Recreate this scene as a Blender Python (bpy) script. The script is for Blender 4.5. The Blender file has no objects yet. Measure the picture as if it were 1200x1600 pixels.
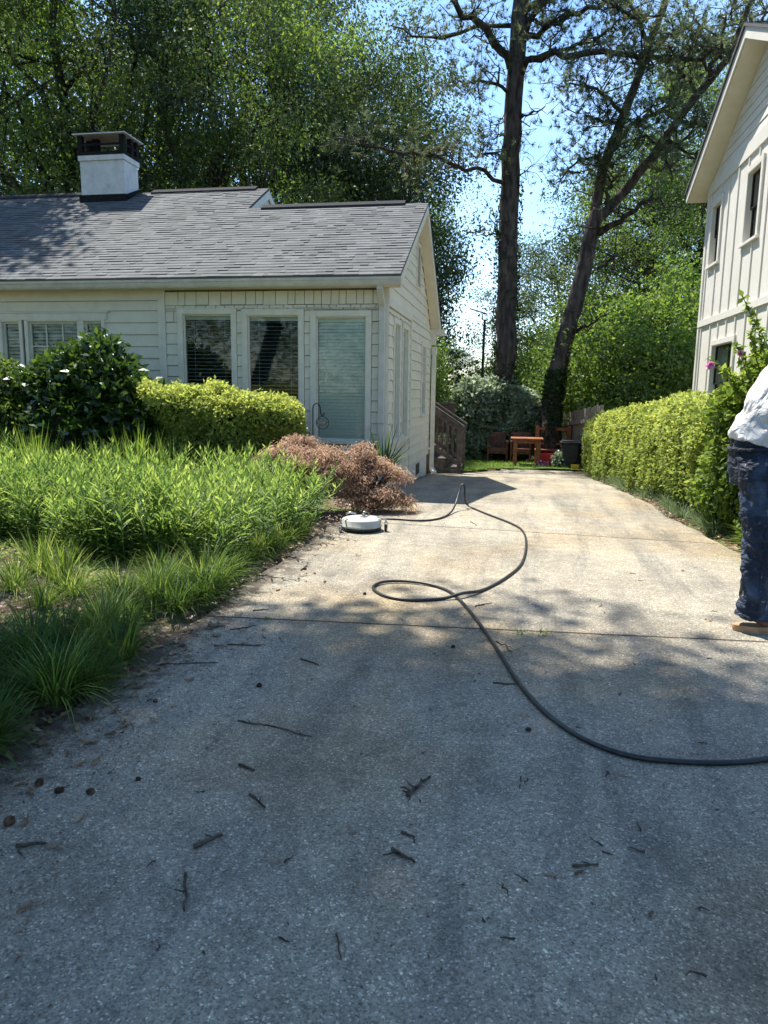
import bpy, bmesh, math, random
import numpy as np
from mathutils import Vector, Matrix

# ------------------------------------------------------------------ camera, sky, sun, exposure
sc = bpy.context.scene
COL = sc.collection
FPX = 1130.0
TH = math.atan(188/1130); PS = math.atan(203/1145.0); RO = 0.0135
CAM = np.array([0, 0, 1.34])
CF = np.array([-math.sin(PS)*math.cos(TH), math.cos(PS)*math.cos(TH), -math.sin(TH)])
_R0 = np.array([math.cos(PS), math.sin(PS), 0]); _U0 = np.cross(_R0, CF)
CR = _R0*math.cos(RO)+_U0*math.sin(RO); CU = -_R0*math.sin(RO)+_U0*math.cos(RO)
cd = bpy.data.cameras.new("camera"); co = bpy.data.objects.new("camera", cd); COL.objects.link(co)
cd.sensor_fit = 'VERTICAL'; cd.sensor_height = 32.0; cd.lens = 32.0*FPX/1600
cd.clip_start = 0.05; cd.clip_end = 800
co.matrix_world = Matrix(((CR[0], CU[0], -CF[0], CAM[0]), (CR[1], CU[1], -CF[1], CAM[1]),
                          (CR[2], CU[2], -CF[2], CAM[2]), (0, 0, 0, 1)))
sc.camera = co
SUN = Vector((-.324, .322, .888)).normalized()
w = bpy.data.worlds.new("World"); sc.world = w; w.use_nodes = True
nt = w.node_tree; bg = nt.nodes['Background']
sky = nt.nodes.new('ShaderNodeTexSky'); sky.sky_type = 'NISHITA'; sky.sun_disc = False
sky.sun_elevation = math.asin(SUN.z); sky.sun_rotation = math.atan2(SUN.x, SUN.y)
sky.air_density = 1.0; sky.dust_density = 0.3; sky.ozone_density = 2.2
tcw = nt.nodes.new('ShaderNodeTexCoord'); mpw = nt.nodes.new('ShaderNodeMapping'); mpw.inputs['Scale'].default_value = (2.2, 2.2, 7)
nzw = nt.nodes.new('ShaderNodeTexNoise'); nzw.inputs['Scale'].default_value = 1.6; nzw.inputs['Detail'].default_value = 6
crw = nt.nodes.new('ShaderNodeValToRGB'); crw.color_ramp.elements[0].position = .5; crw.color_ramp.elements[1].position = .85
crw.color_ramp.elements[1].color = (.2, .2, .2, 1)
mxw = nt.nodes.new('ShaderNodeMix'); mxw.data_type = 'RGBA'
nt.links.new(tcw.outputs['Generated'], mpw.inputs[0]); nt.links.new(mpw.outputs[0], nzw.inputs['Vector'])
nt.links.new(nzw.outputs[0], crw.inputs[0]); nt.links.new(crw.outputs[0], mxw.inputs[0])
nt.links.new(sky.outputs[0], mxw.inputs[6]); mxw.inputs[7].default_value = (8.5, 9.0, 9.6, 1)
hsw = nt.nodes.new('ShaderNodeHueSaturation'); hsw.inputs['Saturation'].default_value = 1.12
nt.links.new(mxw.outputs[2], hsw.inputs['Color']); nt.links.new(hsw.outputs[0], bg.inputs[0]); bg.inputs[1].default_value = 0.118
sl = bpy.data.lights.new("sun", 'SUN'); sl.energy = 3.7; sl.angle = math.radians(0.55); sl.color = (1, .95, .86)
so = bpy.data.objects.new("sun", sl); COL.objects.link(so)
so.rotation_euler = SUN.to_track_quat('Z', 'Y').to_euler()
sc.view_settings.view_transform = 'Standard'; sc.view_settings.look = 'None'
sc.view_settings.exposure = 1.45; sc.view_settings.gamma = 1; sc.view_settings.use_curve_mapping = False
sc.cycles.max_bounces = 6; sc.cycles.diffuse_bounces = 3; sc.cycles.transmission_bounces = 4
sc.cycles.transparent_max_bounces = 12; sc.cycles.caustics_reflective = False; sc.cycles.caustics_refractive = False

rng = np.random.default_rng(7); random.seed(7)

def at(px, py, Y):            # point of the depth plane Y seen at photo pixel (px, py)
    d = CF+CR*(px-600)/FPX-CU*(py-800)/FPX
    t = (Y-CAM[1])/d[1]
    return CAM+t*d

def gz(y):                    # height of the land along the drive
    y = np.asarray(y, float)
    return np.where(y < 9.7, 0, np.where(y < 17.4, -.064*(y-9.7), np.where(y < 20, -.493-.01*(y-17.4), -.52-np.minimum(.7, .14*(y-20)))))
def gy(y): return float(gz(y))

# ------------------------------------------------------------------ object helpers
def tag(o, label=None, cat=None, group=None, kind=None):
    if label: o['label'] = label
    if cat: o['category'] = cat
    if group: o['group'] = group
    if kind: o['kind'] = kind
    return o

def empty(name, loc, label, cat, group=None, rz=0):
    o = bpy.data.objects.new(name, None); COL.objects.link(o); o.location = loc; o.rotation_euler.z = rz
    o.empty_display_size = .2
    return tag(o, label, cat, group)

def link(name, me, mat, parent=None, world=False):
    o = bpy.data.objects.new(name, me); COL.objects.link(o)
    if mat is not None and len(me.materials) == 0: me.materials.append(mat)
    if parent is not None:
        o.parent = parent
        if world: o.matrix_parent_inverse = Matrix.Translation(-Vector(parent.location))
    return o

def copy_tree(o, parent=None):
    c = o.copy(); COL.objects.link(c)
    if parent is not None: c.parent = parent
    for ch in [x for x in bpy.data.objects if x.parent == o]:
        copy_tree(ch, c)
    return c

def np_mesh(name, V, Fs, attr=None, smooth=False):
    """V (n,3); Fs list of (m,k) index arrays; attr float per face"""
    me = bpy.data.meshes.new(name)
    me.vertices.add(len(V)); me.vertices.foreach_set('co', np.asarray(V, np.float32).ravel())
    tot = sum(f.size for f in Fs); nf = sum(len(f) for f in Fs)
    me.loops.add(tot); me.loops.foreach_set('vertex_index', np.concatenate([f.ravel() for f in Fs]).astype(np.int32))
    me.polygons.add(nf)
    st = []; c = 0
    for f in Fs:
        st.append(c+np.arange(len(f))*f.shape[1]); c += f.size
    me.polygons.foreach_set('loop_start', np.concatenate(st).astype(np.int32))
    if smooth: me.polygons.foreach_set('use_smooth', np.ones(nf, bool))
    me.update(calc_edges=True)
    if attr is not None:
        a = me.attributes.new('rnd', 'FLOAT', 'FACE'); a.data.foreach_set('value', np.asarray(attr, np.float32))
    return me

class MB:                      # collects simple solids into one mesh
    def __init__(s): s.V = []; s.F = []; s.n = 0; s.S = []
    def add(s, V, F, smooth=False):
        V = [tuple(v) for v in V]
        s.V += V; s.F += [tuple(i+s.n for i in f) for f in F]; s.S += [smooth]*len(F); s.n += len(V); return s
    def box(s, x0, x1, y0, y1, z0, z1):
        V = [(x0,y0,z0),(x1,y0,z0),(x1,y1,z0),(x0,y1,z0),(x0,y0,z1),(x1,y0,z1),(x1,y1,z1),(x0,y1,z1)]
        return s.add(V, [(0,3,2,1),(4,5,6,7),(0,1,5,4),(1,2,6,5),(2,3,7,6),(3,0,4,7)])
    def obox(s, o, ax, ay, az, a, b, c):   # box a=(a0,a1) along ax from o, etc.
        o = np.array(o, float); ax, ay, az = (np.array(q, float) for q in (ax, ay, az))
        P = []
        for k in c:
            for (i, j) in ((0,0),(1,0),(1,1),(0,1)):
                P.append(o+ax*a[i]+ay*b[j]+az*k)
        return s.add(P, [(0,3,2,1),(4,5,6,7),(0,1,5,4),(1,2,6,5),(2,3,7,6),(3,0,4,7)])
    def bar(s, p, q, w, h, up=(0,0,1)):
        p = np.array(p, float); q = np.array(q, float); d = q-p; L = np.linalg.norm(d); d /= L
        u = np.array(up, float); sd = np.cross(d, u)
        if np.linalg.norm(sd) < 1e-4: u = np.array((0, 1., 0)); sd = np.cross(d, u)
        sd /= np.linalg.norm(sd); u = np.cross(sd, d)
        return s.obox(p, d, sd, u, (0, L), (-w/2, w/2), (-h/2, h/2))
    def prism(s, pts, d):      # polygon extruded by vector d
        n = len(pts); d = np.array(d, float)
        V = [np.array(p, float) for p in pts]+[np.array(p, float)+d for p in pts]
        return s.add(V, [tuple(range(n))[::-1], tuple(range(n, 2*n))]+[(i, (i+1) % n, (i+1) % n+n, i+n) for i in range(n)])
    def tube(s, P, r, n=8, cap=True, closed=False):
        P = [np.array(p, float) for p in P]; m = len(P)
        if not hasattr(r, '__len__'): r = [r]*m
        V = []; ref = None
        for i, p in enumerate(P):
            if closed: t = P[(i+1) % m]-P[i-1]
            else: t = P[min(i+1, m-1)]-P[max(i-1, 0)]
            t = t/(np.linalg.norm(t)+1e-9)
            if ref is None:
                ref = np.cross(t, (0, 0, 1) if abs(t[2]) < .9 else (1, 0, 0))
            ref = ref-t*(ref@t); ref /= np.linalg.norm(ref)+1e-9; b = np.cross(t, ref)
            for k in range(n):
                a = 2*math.pi*k/n; V.append(p+(ref*math.cos(a)+b*math.sin(a))*r[i])
        F = []
        for i in range(m if closed else m-1):
            j = (i+1) % m
            for k in range(n):
                F.append((i*n+k, i*n+(k+1) % n, j*n+(k+1) % n, j*n+k))
        if cap and not closed: F += [tuple(range(n))[::-1], tuple(range((m-1)*n, m*n))]
        return s.add(V, F, True)
    def lathe(s, prof, c=(0,0,0), n=32):
        V = []; m = len(prof)
        for (r, z) in prof:
            for k in range(n):
                a = 2*math.pi*k/n; V.append((c[0]+r*math.cos(a), c[1]+r*math.sin(a), c[2]+z))
        F = [(i*n+k, i*n+(k+1) % n, (i+1)*n+(k+1) % n, (i+1)*n+k) for i in range(m-1) for k in range(n)]
        return s.add(V, F, True)
    def build(s, name, mat, parent=None, world=True, bevel=0):
        me = bpy.data.meshes.new(name); me.from_pydata(s.V, [], s.F); me.validate()
        if len(me.polygons) == len(s.S): me.polygons.foreach_set('use_smooth', s.S)
        me.update()
        o = link(name, me, mat, parent, world)
        if bevel:
            b = o.modifiers.new('bevel', 'BEVEL'); b.width = bevel; b.segments = 2; b.limit_method = 'ANGLE'
        return o

# ------------------------------------------------------------------ materials
def newmat(name):
    m = bpy.data.materials.new(name); m.use_nodes = True
    t = m.node_tree; p = t.nodes['Principled BSDF']; return m, t, p
def N(t, typ, **kw):
    n = t.nodes.new(typ)
    for k, v in kw.items():
        if k.startswith('i_'): n.inputs[k[2:].replace('_', ' ')].default_value = v
        else: setattr(n, k, v)
    return n
def ramp(t, stops):
    r = t.nodes.new('ShaderNodeValToRGB'); e = r.color_ramp.elements
    e[0].position, e[0].color = stops[0][0], (*stops[0][1], 1); e[1].position, e[1].color = stops[-1][0], (*stops[-1][1], 1)
    for p, c in stops[1:-1]:
        x = e.new(p); x.color = (*c, 1)
    return r
def coord(t, kind='Object', scale=(1,1,1), rot=(0,0,0)):
    tc = t.nodes.new('ShaderNodeTexCoord'); mp = t.nodes.new('ShaderNodeMapping')
    mp.inputs['Scale'].default_value = scale; mp.inputs['Rotation'].default_value = rot
    t.links.new(tc.outputs[kind], mp.inputs[0]); return mp
def bump(t, p, h, strength=.3, dist=.01):
    b = t.nodes.new('ShaderNodeBump'); b.inputs['Strength'].default_value = strength; b.inputs['Distance'].default_value = dist
    t.links.new(h, b.inputs['Height']); t.links.new(b.outputs[0], p.inputs['Normal']); return b

def noisy(name, c1, c2, scale=5, rough=.7, bmp=.15, mapping=(1,1,1), detail=6, metal=0, dirt=None, spec=.3, lo=.35, hi=.65, bdist=.01):
    m, t, p = newmat(name); mp = coord(t, scale=mapping)
    n = N(t, 'ShaderNodeTexNoise', i_Scale=scale, i_Detail=detail); t.links.new(mp.outputs[0], n.inputs['Vector'])
    r = ramp(t, [(lo, c1), (hi, c2)]); t.links.new(n.outputs[0], r.inputs[0]); out = r.outputs[0]
    if dirt:
        n2 = N(t, 'ShaderNodeTexNoise', i_Scale=dirt[1], i_Detail=8); mp2 = coord(t); t.links.new(mp2.outputs[0], n2.inputs['Vector'])
        r2 = ramp(t, [(dirt[2], (0,0,0)), (dirt[2]+.15, (dirt[3],)*3)]); t.links.new(n2.outputs[0], r2.inputs[0])
        mx = N(t, 'ShaderNodeMix', data_type='RGBA'); t.links.new(r2.outputs[0], mx.inputs[0]); t.links.new(out, mx.inputs[6])
        mx.inputs[7].default_value = (*dirt[0], 1); out = mx.outputs[2]
    t.links.new(out, p.inputs['Base Color']); p.inputs['Roughness'].default_value = rough; p.inputs['Metallic'].default_value = metal
    p.inputs['Specular IOR Level'].default_value = spec
    if bmp: bump(t, p, n.outputs[0], bmp, bdist)
    return m

def leafmat(name, stops, trans=.45, gloss=.06, rough=.4, tint=None):
    m = bpy.data.materials.new(name); m.use_nodes = True; t = m.node_tree; t.nodes.clear()
    o = t.nodes.new('ShaderNodeOutputMaterial'); at_ = N(t, 'ShaderNodeAttribute', attribute_name='rnd')
    oi = t.nodes.new('ShaderNodeObjectInfo')
    r = ramp(t, stops); t.links.new(at_.outputs['Fac'], r.inputs[0])
    hs = t.nodes.new('ShaderNodeHueSaturation'); mr = N(t, 'ShaderNodeMapRange'); mr.inputs[3].default_value = .85; mr.inputs[4].default_value = 1.15
    t.links.new(oi.outputs['Random'], mr.inputs[0]); t.links.new(mr.outputs[0], hs.inputs['Value']); t.links.new(r.outputs[0], hs.inputs['Color'])
    d = t.nodes.new('ShaderNodeBsdfDiffuse'); tr = t.nodes.new('ShaderNodeBsdfTranslucent'); g = t.nodes.new('ShaderNodeBsdfGlossy')
    g.inputs['Roughness'].default_value = rough; g.inputs['Color'].default_value = (.9, .95, 1, 1)
    h2 = t.nodes.new('ShaderNodeHueSaturation'); h2.inputs['Value'].default_value = 1.7; h2.inputs['Saturation'].default_value = 1.05; h2.inputs['Hue'].default_value = .488
    t.links.new(hs.outputs[0], h2.inputs['Color']); t.links.new(h2.outputs[0], tr.inputs[0]); t.links.new(hs.outputs[0], d.inputs[0])
    a = t.nodes.new('ShaderNodeMixShader'); a.inputs[0].default_value = trans; b = t.nodes.new('ShaderNodeMixShader'); b.inputs[0].default_value = gloss
    t.links.new(d.outputs[0], a.inputs[1]); t.links.new(tr.outputs[0], a.inputs[2]); t.links.new(a.outputs[0], b.inputs[1]); t.links.new(g.outputs[0], b.inputs[2])
    t.links.new(b.outputs[0], o.inputs[0]); return m

M = {}
M['paint'] = noisy('cream_paint', (.70, .665, .55), (.77, .735, .61), 6, .55, .12, dirt=((.5, .48, .41), 3.5, .6, .25))
M['trim'] = noisy('white_trim_paint', (.68, .66, .56), (.76, .74, .64), 9, .45, .05, dirt=((.5, .48, .42), 5, .62, .2))
M['soffit'] = noisy('soffit_paint', (.66, .60, .48), (.72, .67, .55), 4, .6, .05)
M['gutter'] = noisy('gutter_paint', (.52, .51, .45), (.62, .61, .55), 7, .4, .03, dirt=((.4, .39, .33), 4, .6, .35))
M['newpaint'] = noisy('right_house_paint', (.70, .675, .61), (.75, .72, .655), 3, .5, .04)
M['brickwhite'] = noisy('painted_brick', (.62, .63, .61), (.74, .75, .73), 8, .7, .3, dirt=((.4, .38, .34), 6, .6, .5))
M['black'] = noisy('black_metal', (.012, .012, .013), (.03, .03, .03), 20, .45, .05)
M['vent'] = noisy('dark_ridge_shingle', (.03, .03, .032), (.06, .06, .064), 40, .95, .3, spec=.1)
M['mattblack'] = noisy('matt_black_metal', (.01, .01, .011), (.02, .02, .02), 20, .8, .05, spec=.15)
M['gap_shade'] = noisy('shadow_gap_underlay', (.10, .10, .085), (.17, .165, .14), 9, .9, .1)  # dark colour stands in for shadow lines in the shingle and board gaps
M['capmetal'] = noisy('cap_sheet_metal', (.55, .52, .47), (.68, .66, .62), 6, .4, .03, metal=.2)
M['rubber'] = noisy('black_hose_rubber', (.012, .012, .012), (.03, .03, .03), 40, .42, .1, spec=.5)
M['greyhose'] = noisy('grey_hose_rubber', (.11, .11, .12), (.17, .17, .18), 40, .45, .1)
M['bark'] = noisy('dark_bark', (.018, .014, .011), (.085, .066, .05), 9, .95, 1.0, mapping=(1, 1, .22), bdist=.05)
M['pinebark'] = noisy('pine_bark', (.020, .016, .014), (.125, .10, .085), 9, .95, 1.0, mapping=(1, 1, .3), bdist=.08, lo=.3, hi=.7)
M['twig'] = noisy('twig_bark', (.03, .022, .018), (.12, .09, .065), 30, .9, .3)
M['deckwood'] = noisy('weathered_deck_wood', (.075, .06, .05), (.16, .13, .11), 9, .8, .2, mapping=(1, 1, 1))
M['fencewood'] = noisy('grey_fence_wood', (.17, .145, .115), (.36, .31, .24), 8, .85, .3, mapping=(6, 6, .7))
M['tablewood'] = noisy('reddish_table_wood', (.19, .062, .025), (.34, .13, .055), 10, .6, .15, mapping=(.5, 3, 3))
M['chairwood'] = noisy('dark_chair_wood', (.10, .04, .025), (.20, .085, .055), 10, .6, .15)
M['bin'] = noisy('dark_bin_plastic', (.018, .022, .026), (.035, .04, .045), 12, .5, .05)
M['yellow'] = noisy('yellow_plastic', (.62, .42, .03), (.72, .5, .05), 8, .5, .05)
M['red'] = noisy('red_plastic', (.55, .02, .03), (.68, .04, .05), 8, .45, .05)
M['blind_open'] = noisy('pale_blind', (.46, .49, .47), (.54, .57, .55), 5, .5, 0)
M['blind_closed'] = noisy('closed_blind', (.74, .80, .75), (.80, .86, .81), 3, .5, 0)
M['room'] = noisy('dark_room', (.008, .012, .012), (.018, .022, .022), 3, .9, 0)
M['cleaner'] = noisy('cleaner_housing', (.48, .48, .43), (.62, .62, .57), 7, .3, .03, dirt=((.35, .31, .25), 9, .55, .6))
M['steel'] = noisy('worn_steel', (.35, .35, .34), (.55, .55, .53), 20, .35, .05, metal=.8)
M['skin'] = noisy('skin', (.24, .12, .08), (.30, .155, .10), 12, .55, .05)
M['hair'] = noisy('dark_hair', (.012, .009, .008), (.03, .022, .018), 60, .6, .3)
M['soletan'] = noisy('tan_sole', (.38, .22, .11), (.52, .33, .19), 18, .7, .2)
M['shoe'] = noisy('dark_shoe', (.04, .035, .03), (.11, .09, .07), 25, .8, .2)
M['deadleaf'] = leafmat('dead_leaf', [(0, (.07, .035, .02)), (.5, (.20, .12, .06)), (1, (.36, .27, .16))], .15, .04)
M['pinecone'] = noisy('pine_cone', (.06, .036, .024), (.20, .115, .07), 60, .9, .5)
M['plaque'] = noisy('brown_plaque', (.10, .06, .05), (.16, .10, .08), 30, .6, .1)
M['plaquetext'] = noisy('pale_letters', (.42, .36, .32), (.5, .44, .4), 30, .6, 0)

def glassmat(name, tint, refl):
    m = bpy.data.materials.new(name); m.use_nodes = True; t = m.node_tree; t.nodes.clear()
    o = t.nodes.new('ShaderNodeOutputMaterial'); a = t.nodes.new('ShaderNodeBsdfTransparent'); g = t.nodes.new('ShaderNodeBsdfGlossy')
    a.inputs[0].default_value = (*tint, 1); g.inputs['Roughness'].default_value = .03
    lw = N(t, 'ShaderNodeLayerWeight', i_Blend=.25); mr = N(t, 'ShaderNodeMapRange'); mr.inputs[3].default_value = refl; mr.inputs[4].default_value = .8
    t.links.new(lw.outputs['Fresnel'], mr.inputs[0]); mx = t.nodes.new('ShaderNodeMixShader')
    t.links.new(mr.outputs[0], mx.inputs[0]); t.links.new(a.outputs[0], mx.inputs[1]); t.links.new(g.outputs[0], mx.inputs[2])
    t.links.new(mx.outputs[0], o.inputs[0]); return m
M['glass'] = glassmat('window_glass', (.84, .91, .87), .045)

def shingle_mat():
    m, t, p = newmat('asphalt_shingles'); mp = coord(t); L = t.links.new
    at_ = N(t, 'ShaderNodeAttribute', attribute_name='rnd'); c = ramp(t, [(0, (.074, .080, .082)), (.5, (.092, .099, .101)), (1, (.118, .126, .128))]); L(at_.outputs['Fac'], c.inputs[0])
    n = N(t, 'ShaderNodeTexNoise', i_Scale=170, i_Detail=3); L(mp.outputs[0], n.inputs['Vector']); r = ramp(t, [(.3, (.6,)*3), (.7, (1.35,)*3)]); L(n.outputs[0], r.inputs[0])
    n2 = N(t, 'ShaderNodeTexNoise', i_Scale=1.3, i_Detail=6); L(mp.outputs[0], n2.inputs['Vector']); r2 = ramp(t, [(.3, (.84,)*3), (.7, (1.14,)*3)]); L(n2.outputs[0], r2.inputs[0])
    a = N(t, 'ShaderNodeMix', data_type='RGBA', blend_type='MULTIPLY'); a.inputs[0].default_value = 1; L(c.outputs[0], a.inputs[6]); L(r.outputs[0], a.inputs[7])
    b = N(t, 'ShaderNodeMix', data_type='RGBA', blend_type='MULTIPLY'); b.inputs[0].default_value = 1; L(a.outputs[2], b.inputs[6]); L(r2.outputs[0], b.inputs[7])
    L(b.outputs[2], p.inputs['Base Color']); p.inputs['Roughness'].default_value = .9
    return m
M['shingles'] = shingle_mat()

def concrete_mat():
    m, t, p = newmat('weathered_aggregate_concrete'); mp = coord(t)
    L = t.links.new
    vo = N(t, 'ShaderNodeTexVoronoi', i_Scale=190.0); L(mp.outputs[0], vo.inputs['Vector'])
    sp = ramp(t, [(0, (.52,)*3), (.35, (.86,)*3), (.8, (1.04,)*3), (.92, (1.2,)*3), (.97, (1.7,)*3), (1, (2.1,)*3)])
    sx = t.nodes.new('ShaderNodeSeparateColor'); L(vo.outputs['Color'], sx.inputs[0]); L(sx.outputs[0], sp.inputs[0])
    vo2 = N(t, 'ShaderNodeTexVoronoi', i_Scale=85.0); L(mp.outputs[0], vo2.inputs['Vector'])
    sp2 = ramp(t, [(0, (.86,)*3), (.6, (1,)*3), (.93, (1.08,)*3), (1, (1.5,)*3)]); sx2 = t.nodes.new('ShaderNodeSeparateColor'); L(vo2.outputs['Color'], sx2.inputs[0]); L(sx2.outputs[1], sp2.inputs[0])
    n1 = N(t, 'ShaderNodeTexNoise', i_Scale=.9, i_Detail=8, i_Roughness=.65); L(mp.outputs[0], n1.inputs['Vector'])
    base = ramp(t, [(.3, (.215, .19, .148)), (.5, (.315, .283, .222)), (.72, (.40, .362, .282))]); L(n1.outputs[0], base.inputs[0])
    n2 = N(t, 'ShaderNodeTexNoise', i_Scale=7, i_Detail=8, i_Roughness=.7); L(mp.outputs[0], n2.inputs['Vector'])
    b2 = ramp(t, [(.3, (.78,)*3), (.6, (1.08,)*3)]); L(n2.outputs[0], b2.inputs[0])
    mps = coord(t, scale=(2.6, .28, 1)); ns = N(t, 'ShaderNodeTexNoise', i_Scale=1.4, i_Detail=7, i_Roughness=.6, i_Distortion=.5); L(mps.outputs[0], ns.inputs['Vector'])
    bs = ramp(t, [(.32, (.66, .68, .70)), (.47, (1, 1, 1)), (.7, (1.14, 1.12, 1.05))]); L(ns.outputs[0], bs.inputs[0])
    def mul(a, b):
        x = N(t, 'ShaderNodeMix', data_type='RGBA', blend_type='MULTIPLY'); x.inputs[0].default_value = 1
        L(a, x.inputs[6]); L(b, x.inputs[7]); return x.outputs[2]
    c = mul(mul(mul(mul(base.outputs[0], b2.outputs[0]), bs.outputs[0]), sp.outputs[0]), sp2.outputs[0])
    # rust and clay stains, their own shape
    n3 = N(t, 'ShaderNodeTexNoise', i_Scale=.55, i_Detail=5, i_Distortion=.4); mp3 = coord(t); mp3.inputs['Location'].default_value = (3.2, 1.7, 0); L(mp3.outputs[0], n3.inputs['Vector'])
    r3 = ramp(t, [(.50, (0,)*3), (.68, (.55,)*3)]); L(n3.outputs[0], r3.inputs[0])
    mx = N(t, 'ShaderNodeMix', data_type='RGBA'); L(r3.outputs[0], mx.inputs[0]); L(c, mx.inputs[6])
    st = mul(c, c); stn = N(t, 'ShaderNodeMix', data_type='RGBA', blend_type='MULTIPLY'); stn.inputs[0].default_value = 1; L(c, stn.inputs[6]); stn.inputs[7].default_value = (1.12, .86, .52, 1); L(stn.outputs[2], mx.inputs[7])
    c = mx.outputs[2]
    # brown leaf dirt lying along the bed edge
    sd = t.nodes.new('ShaderNodeSeparateXYZ'); L(mp.outputs[0], sd.inputs[0]); nd_ = N(t, 'ShaderNodeTexNoise', i_Scale=9, i_Detail=9, i_Roughness=.7); L(mp.outputs[0], nd_.inputs['Vector'])
    md = N(t, 'ShaderNodeMapRange'); L(sd.outputs[0], md.inputs[0]); md.inputs[1].default_value = -1.85; md.inputs[2].default_value = -1.35; md.inputs[3].default_value = .45; md.inputs[4].default_value = 0
    sm_ = N(t, 'ShaderNodeMath', operation='ADD'); L(md.outputs[0], sm_.inputs[0]); L(nd_.outputs[0], sm_.inputs[1]); rd = ramp(t, [(.68, (0,)*3), (.86, (.85,)*3)]); L(sm_.outputs[0], rd.inputs[0])
    mdx = N(t, 'ShaderNodeMix', data_type='RGBA'); L(rd.outputs[0], mdx.inputs[0]); L(c, mdx.inputs[6]); mdx.inputs[7].default_value = (.062, .050, .038, 1); c = mdx.outputs[2]
    # joints across the drive (object coordinates are world metres)
    sep = t.nodes.new('ShaderNodeSeparateXYZ'); L(mp.outputs[0], sep.inputs[0])
    wob = N(t, 'ShaderNodeTexNoise', i_Scale=6.0, i_Detail=4); L(mp.outputs[0], wob.inputs['Vector'])
    acc = None
    for (y0, k, wd) in ((.72, .06, .008), (4.05, .073, .010), (7.13, -.09, .009), (10.2, -.02, .009), (13.4, -.02, .009)):
        ma = N(t, 'ShaderNodeMath', operation='MULTIPLY_ADD'); L(sep.outputs[0], ma.inputs[0]); ma.inputs[1].default_value = -k; L(sep.outputs[1], ma.inputs[2])
        wm = N(t, 'ShaderNodeMath', operation='MULTIPLY_ADD'); L(wob.outputs[0], wm.inputs[0]); wm.inputs[1].default_value = .02; L(ma.outputs[0], wm.inputs[2])
        su = N(t, 'ShaderNodeMath', operation='SUBTRACT'); L(wm.outputs[0], su.inputs[0]); su.inputs[1].default_value = y0+.01
        ab = N(t, 'ShaderNodeMath', operation='ABSOLUTE'); L(su.outputs[0], ab.inputs[0])
        mr = N(t, 'ShaderNodeMapRange'); L(ab.outputs[0], mr.inputs[0]); mr.inputs[1].default_value = wd*.6; mr.inputs[2].default_value = wd*1.3; mr.inputs[3].default_value = 1; mr.inputs[4].default_value = 0
        if acc is None: acc = mr.outputs[0]
        else:
            mm = N(t, 'ShaderNodeMath', operation='MAXIMUM'); L(acc, mm.inputs[0]); L(mr.outputs[0], mm.inputs[1]); acc = mm.outputs[0]
    mj = N(t, 'ShaderNodeMix', data_type='RGBA'); L(acc, mj.inputs[0]); L(c, mj.inputs[6]); mj.inputs[7].default_value = (.035, .03, .022, 1)
    L(mj.outputs[2], p.inputs['Base Color']); p.inputs['Roughness'].default_value = .88; p.inputs['Specular IOR Level'].default_value = .25
    hm = N(t, 'ShaderNodeMath', operation='MULTIPLY_ADD'); L(acc, hm.inputs[0]); hm.inputs[1].default_value = -3.0; L(vo.outputs['Distance'], hm.inputs[2])
    bump(t, p, hm.outputs[0], .55, .004)
    return m
M['concrete'] = concrete_mat()

def soil_mat():
    m, t, p = newmat('mulch_and_moss'); mp = coord(t); L = t.links.new
    v = N(t, 'ShaderNodeTexVoronoi', i_Scale=38.0); L(mp.outputs[0], v.inputs['Vector'])
    sx = t.nodes.new('ShaderNodeSeparateColor'); L(v.outputs['Color'], sx.inputs[0])
    r = ramp(t, [(0, (.03, .018, .012)), (.5, (.10, .062, .04)), (.85, (.2, .14, .095)), (1, (.38, .30, .22))]); L(sx.outputs[0], r.inputs[0])
    n = N(t, 'ShaderNodeTexNoise', i_Scale=1.1, i_Detail=7); L(mp.outputs[0], n.inputs['Vector'])
    f = ramp(t, [(.5, (0,)*3), (.6, (.85,)*3)]); L(n.outputs[0], f.inputs[0])
    n2 = N(t, 'ShaderNodeTexNoise', i_Scale=50, i_Detail=3); L(mp.outputs[0], n2.inputs['Vector'])
    gcol = ramp(t, [(.3, (.045, .07, .014)), (.7, (.17, .21, .045))]); L(n2.outputs[0], gcol.inputs[0])
    mx = N(t, 'ShaderNodeMix', data_type='RGBA'); L(f.outputs[0], mx.inputs[0]); L(r.outputs[0], mx.inputs[6]); L(gcol.outputs[0], mx.inputs[7])
    L(mx.outputs[2], p.inputs['Base Color']); p.inputs['Roughness'].default_value = .95; bump(t, p, sx.outputs[0], .8, .02); return m
M['soil'] = soil_mat()
M['lawn'] = noisy('lawn_turf', (.05, .10, .015), (.14, .22, .035), 20, .9, .5)

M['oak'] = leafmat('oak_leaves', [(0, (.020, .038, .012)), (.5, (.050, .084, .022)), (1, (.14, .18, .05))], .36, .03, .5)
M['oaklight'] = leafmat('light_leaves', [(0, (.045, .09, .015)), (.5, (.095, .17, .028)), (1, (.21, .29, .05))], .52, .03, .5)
M['needle'] = leafmat('pine_needles', [(0, (.045, .07, .03)), (.6, (.095, .13, .055)), (1, (.19, .20, .09))], .45, .03, .4)
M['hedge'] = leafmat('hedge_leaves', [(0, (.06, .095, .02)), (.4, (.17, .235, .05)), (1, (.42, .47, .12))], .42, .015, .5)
M['hedgecore'] = noisy('shaded_twig_core', (.012, .012, .006), (.035, .03, .018), 30, .95, .8)  # dark twig brown with the inner shade of the foliage put in
M['glossy'] = leafmat('glossy_dark_leaves', [(0, (.014, .035, .008)), (.7, (.04, .085, .014)), (1, (.13, .2, .025))], .35, .05, .35)
M['maple'] = leafmat('red_maple_leaves', [(0, (.15, .09, .06)), (.5, (.36, .24, .165)), (1, (.62, .50, .31))], .4, .015, .5)
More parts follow.
